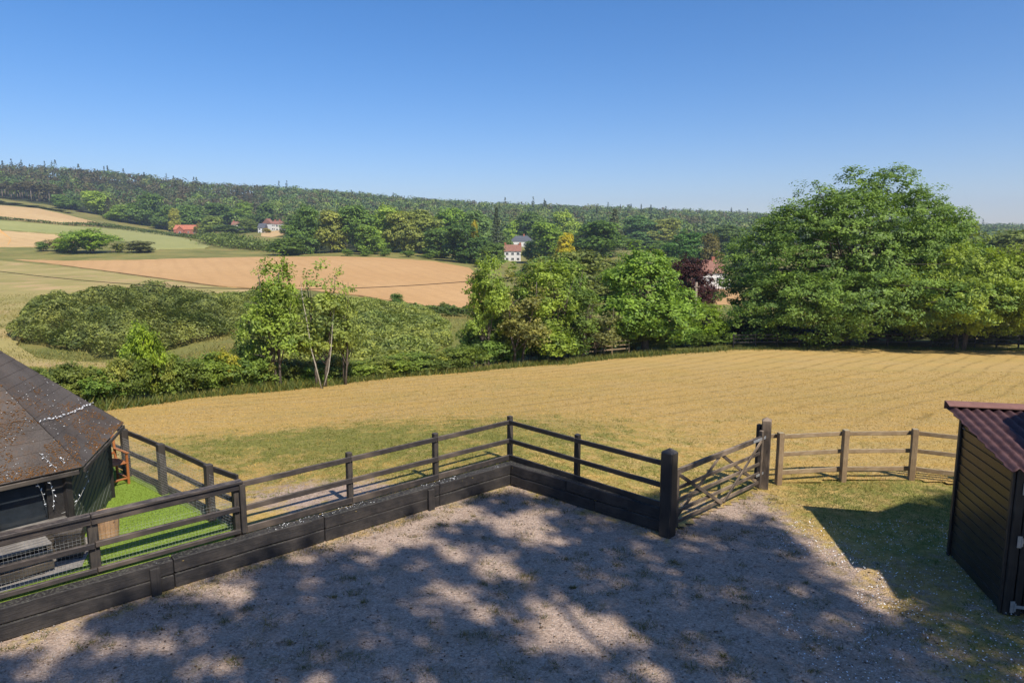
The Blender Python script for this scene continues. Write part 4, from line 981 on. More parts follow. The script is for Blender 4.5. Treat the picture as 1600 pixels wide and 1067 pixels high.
# ------------------------------------------------------------------ bramble thickets (masses)
def thicket(name, cx, cy, rx, ry, rot, H, n, ls, col, seed, label, colvar=.22):
    rs = np.random.RandomState(seed); r = np.sqrt(rs.rand(n)); a = rs.uniform(0, 6.28, n); u, v = r*np.cos(a), r*np.sin(a)
    edge = 1+.22*(vn.fbm(np.cos(a)*2+seed, np.sin(a)*2, 3)-.5)*2
    x0, y0 = u*rx*edge, v*ry*edge; c, s = math.cos(rot), math.sin(rot); x = cx+x0*c-y0*s; y = cy+x0*s+y0*c
    lump = .65*vn.fbm(x*.32, y*.32, 3)+.35*vn.fbm(x*.75+3, y*.75, 2); small = vn(x*1.5, y*1.5)
    h = H*np.sqrt(np.clip(1-r**3, .02, 1))*(.25+1.5*lump)+.55*small
    depth = rs.rand(n)**2.2; z = TZ(x, y)+h*(1-depth*.55)
    e = .4; hx = (vn.fbm((x+e)*.32, y*.32, 3)-lump)/e*H*.9; hy = (vn.fbm(x*.32, (y+e)*.32, 3)-lump)/e*H*.9
    nr = np.stack([-hx, -hy, np.ones(n)], -1)+rs.normal(0, .45, (n, 3)); nr /= np.linalg.norm(nr, axis=1, keepdims=True)
    vv, f = leaf_quads(np.stack([x, y, z], -1), nr, ls*rs.uniform(.5, 1.6, n), rs, .6)
    k = (vn.fbm(x*.22+5, y*.22, 4)-.5)*2; cc = np.array(col)[None]*(1+k[:, None]*np.array([colvar*1.6, colvar, colvar]))
    t = np.clip(.15+.7*(small-.3)+rs.normal(0, .18, n), 0, 1)
    o = link(name, np_mesh(name, vv, f, M_leafc, {'tint': np.repeat(t, 4)}, cols=np.repeat(cc, 4, 0))); tag(o, label, 'thicket', kind='stuff'); return o
cL = G(205, Y=85); thicket('bramble_thicket', cL.x, cL.y, 12.6, 20, .51, 2.9, 105000, .245, (.100, .122, .034), 3, 'dark green bramble thicket covering the mound below the dry pasture')
cR = G(550, Y=80); thicket('bramble_thicket', cR.x, cR.y, 11.0, 31, .16, 1.5, 110000, .245, (.135, .165, .044), 4, 'lighter green bramble slope below the ploughed field')
cR = G(390, Y=96); thicket('bramble_thicket', cR.x, cR.y, 8, 20, .37, 1.5, 45000, .23, (.13, .155, .042), 8, 'bramble mass joining the two slopes behind the hedge ash')
cR = G(690, Y=104); thicket('hedge_line', cR.x, cR.y, 7.5, 3.0, .1, 1.0, 5000, .40, (.07, .10, .027), 6, 'low dark hedge line along the lower edge of the ploughed field')
place('sapling', 'tree', SHRUB[0], 618, 458, 112, 26, (.07, .125, .03), 'lone small green sapling at the lower edge of the ploughed field')
place('sapling', 'tree', SHRUB[1], 692, 472, 112, 18, (.085, .12, .035), 'lone sapling on the low hedge line by the ploughed field, right of the first')
place('sapling', 'tree', SHRUB[2], 222, 505, 60, 26, (.12, .18, .03), 'slim light green sapling standing before the dark bramble mound')
# verge of tall grass at the hedge foot
def blades(name, x, y, z, hgt, wid, cols, seed, kind='stuff', lean=.5):
    rs = np.random.RandomState(seed); n = len(x); a = rs.uniform(0, 6.28, n); d = np.stack([np.cos(a), np.sin(a)], -1); l = rs.normal(0, lean, (n, 2))*hgt[:, None]
    b = np.stack([x, y, z], -1); v = np.empty((n, 3, 3)); v[:, 0] = b; v[:, 1] = b; v[:, 2] = b
    v[:, 0, :2] -= d*wid[:, None]*.5; v[:, 1, :2] += d*wid[:, None]*.5; v[:, 2, :2] += l; v[:, 2, 2] += hgt
    t = rs.rand(n); tt = np.stack([t*.5, t*.5, np.clip(t*.6+.3, 0, 1)], 1).ravel()
    o = link(name, np_mesh(name, v.reshape(-1, 3), np.arange(n*3).reshape(n, 3), M_blade, {'tint': tt}, cols=np.repeat(cols, 3, 0))); tag(o, kind=kind); return o
rs = np.random.RandomState(9)
FE = np.array([(p.x, p.y) for p in far_edge]); sl_ = np.concatenate([[0], np.cumsum(np.hypot(*np.diff(FE, axis=0).T))])
n = 26000; s = rs.uniform(0, sl_[-1], n); x = np.interp(s, sl_, FE[:, 0]); y = np.interp(s, sl_, FE[:, 1])+rs.normal(.35, .5, n)-1.3*np.clip(vn.fbm(s*.35, s*0+2, 3)-.42, 0, 1)*rs.rand(n)*2
pxl = x/y; cols = np.array((.10, .135, .035))[None]*rs.uniform(.7, 1.4, (n, 1))*np.where(rs.rand(n, 1) < .25, np.array([[2.2, 1.5, 1.3]]), 1)
tag(blades('verge_grass', x, y, TZ(x, y)-.02, rs.uniform(.10, .48, n)*np.where(pxl > .32, .5, 1)*(.5+vn.fbm(x*.6, y*.6)), rs.uniform(.025, .06, n), cols, 4), 'tall rough green grass along the foot of the hedge', 'grass')
n = 90000; px_ = rs.uniform(-80, 790, n); Y = 30+90*rs.rand(n)**1.2; x = (px_-800)/FPX*Y; kk = ~inpoly(x, Y, POLY_PAD) & (vn.fbm(x*.25, Y*.25, 3)+rs.normal(0, .1, n) > .42); x, Y = x[kk], Y[kk]; n = len(x)
gm = vn.fbm(x*.12+3, Y*.12, 3)[:, None]; cols = (np.array((.14, .16, .04))[None]*(1-gm)+np.array((.36, .30, .10))[None]*gm)*rs.uniform(.6, 1.3, (n, 1))
tag(blades('rough_grass', x, Y, TZ(x, Y)-.02, rs.uniform(.08, .38, n), rs.uniform(.05, .12, n), cols, 14, lean=.8), 'rough uncut grass in the valley behind the hedge', 'grass')
# field-edge fences
def far_fence(label, pts, mat):
    t = thing('rail_fence', pts[0], label, 'fence', 'far rail fences')
    for i, p in enumerate(pts):
        post('post', p.x, p.y, p.z-.2, p.z+1.2, .11, 0, mat, t)
        if i: 
            for z in (.45, .78, 1.1): beam('rail', pts[i-1]+Vector((0, -.07, z)), p+Vector((0, -.07, z)), .04, .1, mat, t, seg=2)
def edge_pts(px0, px1, off, n):
    r = []
    for i in range(n):
        px = px0+(px1-px0)*i/(n-1); Yf = float(np.interp(px, [170, 300, 430, 620, 800, 950, 1140, 1350, 1600, 1750], [p.y for p in far_edge[1:]])); r.append(G(px, Y=Yf+off))
    return r
far_fence('pale timber rails showing through the gap in the hedge beside the middle belt of trees', edge_pts(700, 740, 1.0, 3), M_pole)
far_fence('timber rails in front of the thicket left of the tall rounded ash', edge_pts(905, 985, 2.6, 4), M_brown)
far_fence('dark rail fence in shade under the huge tree at the top of the golden field', edge_pts(1150, 1740, 1.6, 18), M_black)  # black timber puts the tree's shade into the rail colour
far_fence('grey rails half hidden in the hedge below the tall hedge ash', edge_pts(345, 395, 2.0, 3), M_pole)

# ------------------------------------------------------------------ utility pole and wire
p = G(1088, Y=64); up = thing('utility_pole', p, 'plain timber utility pole in front of the copper beech', 'pole')
m = MB(); m.tube([p-Vector((0, 0, .4)), Vector((p.x, p.y, atY(1088, 441, 64).z))], [.15, .11], 10); m.build('shaft', M_pole, up, smooth=True)
m = MB(); zt_ = atY(1088, 448, 64).z; m.box((p.x, p.y-.13, zt_), (.5, .07, .08)); ca = m.build('crossarm', M_pole, up)
m = MB(); m.tube([(p.x-.2, p.y-.13, zt_+.04), (p.x-.2, p.y-.13, zt_+.16)], .035, 6); m.tube([(p.x+.2, p.y-.13, zt_+.04), (p.x+.2, p.y-.13, zt_+.16)], .035, 6); m.build('insulator', M_dark, ca)
wp = [atY(px, 452-(px-440)**2*(19/315**2)*.75, 78) for px in range(-300, 821, 28)]
m = MB(); m.tube(wp, .035, 4); tag(m.build('overhead_wire', M_dark), 'dark overhead wire sagging across the fields', 'wire')
p = Vector((wp[-1].x, wp[-1].y, tz(wp[-1].x, wp[-1].y))); up = thing('utility_pole', p, 'timber pole hidden in the middle belt of trees, holding the wire', 'pole')
m = MB(); m.tube([p-Vector((0, 0, .4)), wp[-1]+Vector((0, 0, .3))], [.15, .11], 8); m.build('shaft', M_pole, up)

# ------------------------------------------------------------------ houses
def house(px, ybase, Y, wpx, hw_, hr, dep, wall, roof, label, rz=0.0, hip=0.0, nwin=3, chim=(.85,), gable=None, floors=2):
    c = atY(px, ybase, Y); gz = min(c.z, tz(c.x, c.y)); Wd = wpx/FPX*Y
    t = thing('house', (c.x, c.y, c.z), label, 'house', rz=rz); M = WM[t.name]
    m = MB(); m.box((0, 0, (hw_-6)/2), (Wd, dep, hw_+6)); wl_ = m.build('wall', wall, t, M)
    e = .35; hp = hip*Wd/2
    m = MB(); m.add([(-Wd/2-e, -dep/2-e, hw_), (Wd/2+e, -dep/2-e, hw_), (Wd/2+e, dep/2+e, hw_), (-Wd/2-e, dep/2+e, hw_), (-Wd/2+hp-(e if not hip else 0), 0, hw_+hr), (Wd/2-hp+(e if not hip else 0), 0, hw_+hr)],
        [(0, 1, 5, 4), (2, 3, 4, 5), (1, 2, 5), (3, 0, 4), (3, 2, 1, 0)]); rf = m.build('roof', roof, t, M)
    for q in chim:
        m = MB(); m.box((-Wd/2+q*Wd, 0, hw_+hr), (.9, .7, 1.7)); m.box((-Wd/2+q*Wd, 0, hw_+hr+.9), (1.0, .8, .15)); m.build('chimney', M_brick, rf, M)
    for fl in range(floors):
        zc = (fl+.55)*hw_/floors
        for i in range(nwin):
            x = -Wd/2+(i+.5)*Wd/nwin
            m = MB(); m.box((x, -dep/2-.03, zc), (1.3, .1, 1.25)); wf = m.build('window', M_wframe, t, M)
            m = MB(); m.box((x-.3, -dep/2-.09, zc), (.52, .03, 1.05)); m.box((x+.3, -dep/2-.09, zc), (.52, .03, 1.05)); m.build('pane', M_pane, wf, M)
    if gable:
        gx, gw = gable; m = MB(); h2 = hw_*.95
        m.add([(gx-gw/2, -dep/2-1.5, -3), (gx+gw/2, -dep/2-1.5, -3), (gx+gw/2, -dep/2, -3), (gx-gw/2, -dep/2, -3), (gx-gw/2, -dep/2-1.5, h2), (gx+gw/2, -dep/2-1.5, h2), (gx+gw/2, -dep/2, h2), (gx-gw/2, -dep/2, h2), (gx, -dep/2-1.5, h2+gw*.45), (gx, 0, h2+gw*.45)],
              [(0, 1, 5, 8, 4), (1, 2, 6, 5), (3, 0, 4, 7)]); m.build('gable_wall', wall, t, M)
        m = MB()
        for s_ in (-1, 1): m.add([(gx, -dep/2-1.8, h2+gw*.45+.1), (gx, 0, h2+gw*.45+.1), (gx+s_*(gw/2+.3), 0, h2-.15), (gx+s_*(gw/2+.3), -dep/2-1.8, h2-.15)], [(0, 1, 2, 3)])
        o = m.build('gable_roof', roof, t, M); o.modifiers.new('thick', 'SOLIDIFY').thickness = .2
        m = MB(); m.box((gx, -dep/2-1.53, h2*.55), (1.6, .1, 1.3)); wf = m.build('window', M_wframe, t, M); m = MB(); m.box((gx, -dep/2-1.6, h2*.55), (1.35, .03, 1.05)); m.build('pane', M_pane, wf, M)
    return t
house(294, 368, 520, 36, 4.2, 3.6, 8, M_brick, M_tilered, 'red-roofed brick house below the wood at the end of the crop field', gable=(-3.5, 5.5), nwin=4, chim=(.95,), floors=1)
house(373, 361, 540, 17, 4.6, 2.6, 6, M_white, M_tile, 'small white house with brown roof left of the round bush', nwin=2, chim=(.1,))
house(411, 366, 470, 10, 4.2, 3.0, 6, M_white, M_slate, 'little white house with slate roof beside the yellow bush', nwin=2, chim=())
house(420, 361, 490, 9, 5.0, 3.6, 7, M_white, M_tile, 'white gabled house just above the yellow bush', rz=1.35, nwin=2, chim=())
house(438, 362, 500, 18, 5.2, 2.4, 7, M_white, M_tile, 'pink-brown roofed terrace above the small hill meadow', nwin=4, chim=(.1, .5))
house(801, 409, 318, 25, 4.8, 3.0, 7, M_white, M_tile, 'white cottage with red-brown roof and end chimneys at the edge of the ploughed field', nwin=3, chim=(.04, .96))
house(815, 388, 400, 36, 4.0, 3.2, 9, M_white, M_slate, 'slate-roofed house half hidden behind the white cottage', hip=.5, nwin=4, chim=(.6,), floors=1)
house(1110, 446, 195, 46, 3.6, 3.6, 8, M_white, M_tile, 'white house with hipped brown roof beside the copper beech', hip=.45, nwin=4, chim=(.55,), floors=1)
# garden railings by that house
t = thing('garden_railings', atY(1118, 452, 180), 'dark garden railings in front of the hipped white house', 'railings')
for i in range(12):
    a = atY(1098+i*3.6, 452, 180); m = MB(); m.box((a.x, a.y, a.z+.3), (.10, .08, 2.2)); m.build('bar', M_dark, t)
a, b = atY(1098, 452, 180), atY(1138, 452, 180); beam('top_rail', a+Vector((0, 0, 1.3)), b+Vector((0, 0, 1.3)), .08, .1, M_dark, t); beam('bottom_rail', a+Vector((0, 0, .1)), b+Vector((0, 0, .1)), .08, .1, M_dark, t)

# ------------------------------------------------------------------ valley trees one can tell apart
DEC = [
 (482, 321, 290, 46, Gd, 'large dark green tree at the left end of the ploughed field treeline'), (520, 330, 296, 50, Go, 'olive tree second along the ploughed field treeline'),
 (561, 322, 300, 54, Gd, 'broad dark green tree third along the ploughed field treeline'), (580, 352, 282, 34, Gm, 'small mid green tree in front of the broad dark one'), (606, 322, 305, 54, Gl, 'tall light green tree in the ploughed field treeline'),
 (632, 331, 300, 48, Go, 'olive-grey tree right of the tall light green one'), (662, 329, 306, 58, (.10, .125, .034), 'broad pale olive tree above the ploughed field'), (690, 360, 280, 44, Gd, 'low dark tree with deep shade at its foot above the ploughed field'),
 (726, 350, 262, 66, (.040, .075, .020), 'big round dark green tree overhanging the right end of the ploughed field'), (700, 326, 345, 50, Gm, 'mid green tree behind the round dark tree'), (745, 330, 350, 44, Gb, 'blue-green tree behind the yellow flowering tree'),
 (450, 372, 280, 44, (.06, .095, .02), 'low spreading shrubby tree before the treeline'), (785, 362, 335, 28, Gd, 'small dark tree touching the left end of the white cottage'),
 (805, 344, 430, 28, Gl, 'round light green tree above the slate-roofed house'), (833, 332, 430, 44, Gd, 'dark round tree behind the slate-roofed house'), (858, 347, 290, 50, (.095, .150, .026), 'bright mid green domed tree right of the white cottage'),
 (882, 330, 440, 40, Gl, 'light green tree behind the yellow tree'), (930, 346, 270, 84, (.055, .095, .020), 'broad dark green tree right of the yellow tree'), (998, 338, 430, 48, (.05, .10, .032), 'bluish green domed tree right of the tall conifer'),
 (1032, 342, 430, 44, Go, 'olive tree right of the bluish domed tree'), (1068, 362, 245, 62, (.045, .095, .022), 'round dark green tree above the copper beech'), (1109, 366, 235, 32, (.085, .080, .028), 'narrow brownish tree above the hipped white house'),
 (1138, 352, 330, 52, (.055, .09, .03), 'dusky tree between the white house and the huge tree'), (888, 392, 120, 86, (.085, .105, .030), 'dusky olive tree just beyond the middle belt'), (950, 405, 130, 64, (.09, .115, .035), 'grey-green tree between the middle belt and the tall conifer'),
 (845, 402, 160, 60, (.075, .115, .028), 'mid green tree below the white cottage, behind the middle belt'), (770, 380, 240, 36, (.06, .10, .025), 'green tree between the ploughed field and the white cottage'),
 (950, 370, 345, 46, Gd, 'dark tree standing low behind the gap in the middle belt'), (984, 374, 350, 44, Gm, 'green tree under the bluish domed tree'), (1016, 376, 352, 44, Gd, 'dark tree left of the round one over the copper beech'), (1046, 380, 330, 36, Gm, 'mid green bush left of the round tree over the copper beech'), (1088, 388, 260, 34, Gm, 'bush behind the top of the copper beech'), (832, 376, 305, 30, Gd, 'dark bush beside the right gable of the white cottage'), (772, 398, 250, 34, Gm, 'bush below the left end of the white cottage'), (915, 420, 200, 60, Gm, 'green tree in the dip behind the middle belt'),
 (1050, 402, 190, 40, (.08, .13, .03), 'light green tree peeping over the tall rounded ash'), (1165, 372, 200, 56, (.05, .085, .022), 'dark tree at the left shoulder of the huge tree'),
 (72, 377, 278, 18, Gd, 'small dark bush at the left end of the field clump'), (95, 374, 280, 30, (.10, .095, .035), 'brownish bush in the field clump'), (114, 364, 274, 42, (.095, .150, .022), 'bright green left dome of the field clump'),
 (150, 357, 272, 50, (.10, .155, .022), 'largest bright green dome of the clump between the fields'), (192, 380, 276, 20, Go, 'small olive bush right of the bright domes'), (221, 376, 278, 40, (.060, .070, .026), 'dull brown-green bush at the right end of the field clump'),
 (107, 304, 560, 24, Gb, 'dark bluish tree at the wood edge above the tan field'), (126, 312, 570, 24, Gb, 'blue-green tree right of the dark one at the wood edge'), (135, 330, 556, 15, (.040, .022, .045), 'small purple-leaved tree at the wood edge'),
 (160, 299, 560, 34, Gl, 'light green tree with rounded top at the wood edge'), (200, 320, 540, 34, Gm, 'mid green tree low on the wood edge'), (240, 302, 545, 46, Gd, 'large dark tree above the red-roofed house'), (264, 322, 535, 30, Gd, 'dark tree left of the red-roofed house'),
 (281, 326, 530, 16, (.16, .17, .035), 'slim yellow-green tree by the red-roofed house'), (304, 320, 545, 34, Gd, 'dark green tree directly above the red-roofed house'), (318, 348, 505, 16, (.14, .13, .035), 'golden-green shrub right of the red-roofed house'),
 (337, 338, 500, 30, (.11, .145, .035), 'light green domed tree right of the red-roofed house'), (362, 352, 480, 44, (.065, .10, .028), 'wide dark-footed bush in the hamlet'), (393, 342, 490, 30, (.085, .12, .03), 'round bush in front of the white hamlet houses'),
 (430, 352, 505, 14, Gm, 'little tree between the hamlet gables'), (465, 335, 470, 30, Gd, 'dark tree closing the hamlet on the right'), (455, 352, 420, 30, Gm, 'green tree below the terrace'), (352, 318, 560, 36, Gd, 'dark tree on the slope above the hamlet'), (385, 315, 565, 34, Gm, 'mid green tree on the slope above the hamlet'), (420, 318, 560, 36, Gd, 'second dark tree above the hamlet, over the gables'),
]
for k, a in enumerate(DEC): place('broadleaf_tree', 'tree', SHRUB[k % 3] if 'clump' in a[5] or 'bright domes' in a[5] else MID[k % 4], a[0], a[1], a[2], a[3]*1.08, tuple(q*1.28 for q in vary(a[4], .06)), a[5])
for a in ((743, 345, 285, 15, (.24, .21, .012), 'small yellow flowering tree above the ploughed field'), (882, 365, 255, 27, (.28, .255, .010), 'bright yellow flowering tree amid the green wood'), (421, 357, 462, 12, (.2, .18, .02), 'yellow bush by the white hamlet houses')):
    place('flowering_tree', 'tree', MID[1], a[0], a[1], a[2], a[3], a[4], a[5])
for a in ((776, 322, 320, 28, 0, (.035, .05, .022), 'dark narrow conifer left of the slate-roofed house'), (958, 324, 330, 40, 1, (.055, .068, .03), 'tall brownish conifer standing above the central wood'), (180, 307, 545, 24, 1, (.05, .052, .026), 'dark drooping conifer at the wood edge')):
    place('conifer_tree', 'tree', CON[a[4]], a[0], a[1], a[2], a[3], a[5], a[6])
for k, (px, yt) in enumerate(((602, 388), (640, 391), (545, 389), (574, 390), (670, 396))):
    place('field_bush', 'shrub', SHRUB[k % 3], px, yt, 270, 18, Gm, 'low round bush on the grass strip above the ploughed field', 'bushes on the grass strip', parts='shrub')
for k in range(22):
    px = 4+k*4.6+rnd.uniform(-1.5, 1.5); place('pine_tree', 'tree', PINE[k % 2], px, 284+px*.05+rnd.uniform(-4, 4), 600+rnd.uniform(0, 30), 15, vary((.060, .058, .026)), 'dark pine with a bare pale trunk at the wood edge above the tan field', 'pines at the wood edge')
for k in range(13):
    px = -6+k*10; place('field_bush', 'shrub', SHRUB[k % 3], px, float(np.interp(px, [0, 130], [312, 336]))+rnd.uniform(-3, 2), 535-px*.2, 22, vary((.07, .09, .03)), 'low shrub along the top of the tan field under the pines', 'shrubs at the top of the tan field', parts='shrub')
def hedgerow(name, pix, label, H=1.6, ls=.8, col=(.06, .085, .025), n=5000, wd=2.5):
    rs = np.random.RandomState(len(label)); P = np.array([tuple(T(a, b))[:2] for a, b in pix]); L = np.concatenate([[0], np.cumsum(np.hypot(*np.diff(P, axis=0).T))])
    s = rs.uniform(0, L[-1], n); x = np.interp(s, L, P[:, 0])+rs.normal(0, wd*.4, n); y = np.interp(s, L, P[:, 1])+rs.normal(0, wd*.4, n)
    h = H*(.5+.9*vn.fbm(s*.1, s*0+3, 3)); z = TZ(x, y)+rs.rand(n)**.6*h
    nr = rs.normal(size=(n, 3)); nr[:, 2] += 1; nr /= np.linalg.norm(nr, axis=1, keepdims=True)
    v, f = leaf_quads(np.stack([x, y, z], -1), nr, ls*rs.uniform(.6, 1.3, n), rs, .7); cc = np.array(col)[None]*rs.uniform(.7, 1.3, (n, 1))
    o = link(name, np_mesh(name, v, f, M_leafc, {'tint': np.repeat(rs.rand(n)*.8, 4)}, cols=np.repeat(cc, 4, 0))); tag(o, label, 'hedge')
hedgerow('field_hedge', [(-150, 341), (0, 343.5), (100, 352), (190, 357), (270, 366)], 'thin dark hedge between the tan field and the crop field')
hedgerow('field_hedge', [(140, 352), (200, 361), (260, 368), (330, 376)], 'low hedge running from the tan field tip to the red-roofed house', 2.5)
hedgerow('field_hedge', [(330, 380), (380, 388), (440, 392), (480, 396)], 'rough hedge below the hamlet beside the grass strip', 5, 1.0, (.075, .105, .028), 9000, 12)
o = tag(link('grass_strip_hedge', bpy.data.objects['field_hedge'].data), None); bpy.data.objects.remove(o)

# ------------------------------------------------------------------ far woodland, one mass
def woodland():
    rs = np.random.RandomState(12); V = []; F_ = []; C = []; TT = []; off = 0
    px = rs.uniform(-330, 1950, 15000); Y = 330+(1750-330)*rs.rand(15000)**1.15
    mn = np.interp(px, WPX, WMN); mx = np.interp(px, [-330, 0, 450, 1000, 1180, 1500, 1950], [925, 915, 970, 1080, 1130, 1520, 1800])
    ok = (Y > mn) & (Y < mx); px, Y = px[ok], Y[ok]; x = np.array([atY(a, 400, b).x for a, b in zip(px, Y)]); z = TZ(x, Y)
    # avoid house plots
    for (hp, hy) in ((373, 540), (420, 490), (438, 500), (294, 520), (815, 400), (801, 318), (411, 470)):
        far = (np.abs(px-hp) > 22) | (Y > hy+14); px, Y, x, z = px[far], Y[far], x[far], z[far]
    # spacing
    o = np.argsort(Y); cell = {}; keep = []
    for i in o:
        k = (int(x[i]//9.5), int(Y[i]//10.0))
        if k in cell: continue
        cell[k] = 1; keep.append(i)
    px, Y, x, z = px[keep], Y[keep], x[keep], z[keep]; n = len(px)
    pal = np.array([Gm, Gd, Gl, Go, Gb, (.06, .10, .028), (.085, .075, .032), (.10, .14, .04)])
    for i in range(n):
        con = rs.rand() < np.interp(px[i], [0, 300, 420, 600, 900, 1200], [.14, .12, .05, .015, .03, .03])*(1.0 if Y[i] > 720 else .2)
        pinew = px[i] < 420 and Y[i] > 640 and rs.rand() < .55
        h = rs.uniform(13, 20); R = h*rs.uniform(.38, .58); q = 84
        if con:
            hh = rs.rand(q)**.8; r = R*.62*(1-hh)**.8*(.3+.7*rs.rand(q)); a = rs.uniform(0, 6.28, q); p = np.stack([r*np.cos(a), r*np.sin(a), h*1.12*hh], -1); nr = np.stack([np.cos(a)*.6, np.sin(a)*.6, np.full(q, .7)], -1)+rs.normal(0, .3, (q, 3))
            col = np.array((.038, .058, .024))*rs.uniform(.75, 1.25)
        else:
            lb = rs.normal(0, .30, (5, 3))*np.array([R, R, h*.20])+np.array([0, 0, h*.50]); k = rs.randint(0, 5, q); d = rs.normal(size=(q, 3)); d /= np.linalg.norm(d, axis=1, keepdims=True); d[:, 2] = np.abs(d[:, 2])*1.0-.35
            p = lb[k]+d*np.array([R*.62, R*.62, h*.30]); nr = d*1.2+rs.normal(0, .14, (q, 3)); nr[:, 2] += .2
            col = pal[rs.randint(0, len(pal))]*rs.uniform(.85, 1.1)*np.array((1.02, 1.04, 1.08))
            if pinew: col = (np.array((.078, .066, .030)) if rs.rand() < .6 else np.array((.068, .078, .030)))*rs.uniform(.75, 1.2)
            a = rs.uniform(0, 6.28, 16); p[-16:] = np.stack([R*.75*np.cos(a)*rs.rand(16)**.5, R*.75*np.sin(a)*rs.rand(16)**.5, h*.36*rs.rand(16)], -1)
        nr /= np.linalg.norm(nr, axis=1, keepdims=True)
        v, f = leaf_quads(p+np.array([x[i], Y[i], z[i]-.5]), nr, rs.uniform(1.45, 2.6, q)*(.8 if con else 1), rs, .75)
        V.append(v); F_.append(f+off); off += len(v); C.append(np.repeat(col[None], len(v), 0)); t = np.clip(rs.normal(.35, .10, q), 0, 1); TT.append(np.repeat(t, 4))
    print('woodland trees', n)
    o = link('far_woodland', np_mesh('far_woodland', np.vstack(V), np.vstack(F_), M_wood, {'tint': np.concatenate(TT)}, cols=np.vstack(C)))
    tag(o, 'mixed woodland covering the far hillside up to the skyline', 'woodland', kind='stuff')
woodland()

# ------------------------------------------------------------------ tree behind the camera that shades the yard
def yard_tree():
    rs = np.random.RandomState(33)
    blobs = [(90, 996, 62, 20), (240, 1006, 50, 14), (165, 1055, 30, 14), (350, 926, 55, 16), (30, 1000, 60, 30), (600, 834, 85, 22), (700, 800, 60, 16), (589, 872, 16, 9), (710, 861, 24, 10), (768, 880, 36, 17), (808, 897, 14, 8), (800, 816, 42, 15), (835, 838, 30, 18), (852, 799, 26, 8), (802, 763, 16, 7),
             (700, 925, 32, 17), (748, 964, 19, 11), (873, 939, 18, 9), (925, 990, 80, 33), (850, 985, 40, 20), (1003, 992, 28, 9), (958, 877, 13, 8), (1118, 1029, 20, 12), (940, 1054, 36, 10), (470, 870, 30, 8), (1020, 870, 16, 6), (1375, 905, 38, 26), (1400, 930, 30, 14), (500, 1040, 20, 8)]
    lit_poly = [(1060, 830), (1105, 814), (1150, 806), (1188, 802), (1222, 832), (1256, 862), (1296, 902), (1350, 950), (1390, 985), (1420, 960), (1420, 700), (1060, 700)]
    lp = [tuple(W(a, b).xy) for a, b in lit_poly]
    n = 5200; x = rs.uniform(-9.5, 9.5, n); y = rs.uniform(4.6, 13.6, n)
    sh_ = ((x-K.x)*NL.x+(y-K.y)*NL.y < -.05) | (x > K.x); sh_ &= ((x-K.x)*NR.x+(y-K.y)*NR.y < .12) | (x < K.x) | (x > NP.x)
    # pixel of the ground point
    dx, dy, dz = x, y, -CAMZ; fw = dy*math.cos(PITCH)-dz*math.sin(PITCH)*1.0; fwd = dy*math.cos(PITCH)+CAMZ*math.sin(PITCH); upv = dy*math.sin(PITCH)-CAMZ*math.cos(PITCH)
    px = 800+FPX*dx/fwd; py = 533.5-FPX*upv/fwd
    for (a, b, c, d) in blobs:
        sh_ &= ~(((px-a)/(c*.95+5))**2+((py-b)/(d*.95+4))**2 < 1)
    wx, wy = x+(vn.fbm(x*1.1, y*1.1, 3)-.5)*1.6, y+(vn.fbm(x*1.1+9, y*1.1, 3)-.5)*1.6; sh_ &= ~inpoly(wx, wy, lp); sh_ &= vn.fbm(x*1.5+2, y*1.5, 2) < .92
    sh_ &= ~((px < 640) & (x < K.x) & ((x-K.x)*NL.x+(y-K.y)*NL.y > -.45) & (vn.fbm(px*.022, py*.0+5, 2) > .50) & (px < 660))
    x, y = x[sh_], y[sh_]; n = len(x); k = Vector((SUNV.x, SUNV.y))/SUNV.z
    z = 15.5+6.0*rs.rand(n); cx, cy = x+k.x*z, y+k.y*z  # leaf clumps set along sun rays, shaping shade around the drawn sun patches
    c = np.stack([cx, cy, z], -1)
    L = rs.poisson(13, n)+1; idx = np.repeat(np.arange(n), L); m_ = len(idx); o = rs.normal(size=(m_, 3)); o /= np.linalg.norm(o, axis=1, keepdims=True); o *= (rs.rand(m_)**.5)[:, None]*.27
    nr = rs.normal(size=(m_, 3))*.5+np.array(SUNV)[None]*.6; nr[:, 2] += .4; nr /= np.linalg.norm(nr, axis=1, keepdims=True)
    v, f = leaf_quads(c[idx]+o, nr, rs.uniform(.12, .24, m_), rs, .6)
    base = Vector((12.5, -9.5, 0)); t = thing('yard_tree', base, 'tall leafy tree behind the viewpoint casting dappled shade over the gravel', 'tree')
    cr_ = link('crown', np_mesh('crown', v, f, M_leaf, {'tint': np.repeat(rs.rand(m_), 4)}), t, Matrix()); cr_.color = (.07, .11, .025, 1)
    m = MB(); top = Vector((11.5, -7.0, 19.0)); m.tube([base-Vector((0, 0, .3)), base+Vector((-.1, .3, 5)), base+Vector((-.5, 1.2, 11)), top], [.50, .42, .32, .1], 9)
    r = random.Random(4)
    for i in range(26):
        q = Vector(c[r.randrange(n)]); p0 = base.lerp(top, r.uniform(.45, .95)); p0.z = max(p0.z, 8); mid_ = p0.lerp(q, .5)+Vector((0, 0, .5)); m.tube([p0, mid_, q], [.10, .06, .015], 5)
    m.build('trunk', M_bark, t, Matrix(), smooth=True)
yard_tree()

# ------------------------------------------------------------------ small ground cover
rs = np.random.RandomState(21)
def in_front_wall(x, y): return yard_keep(x, y)
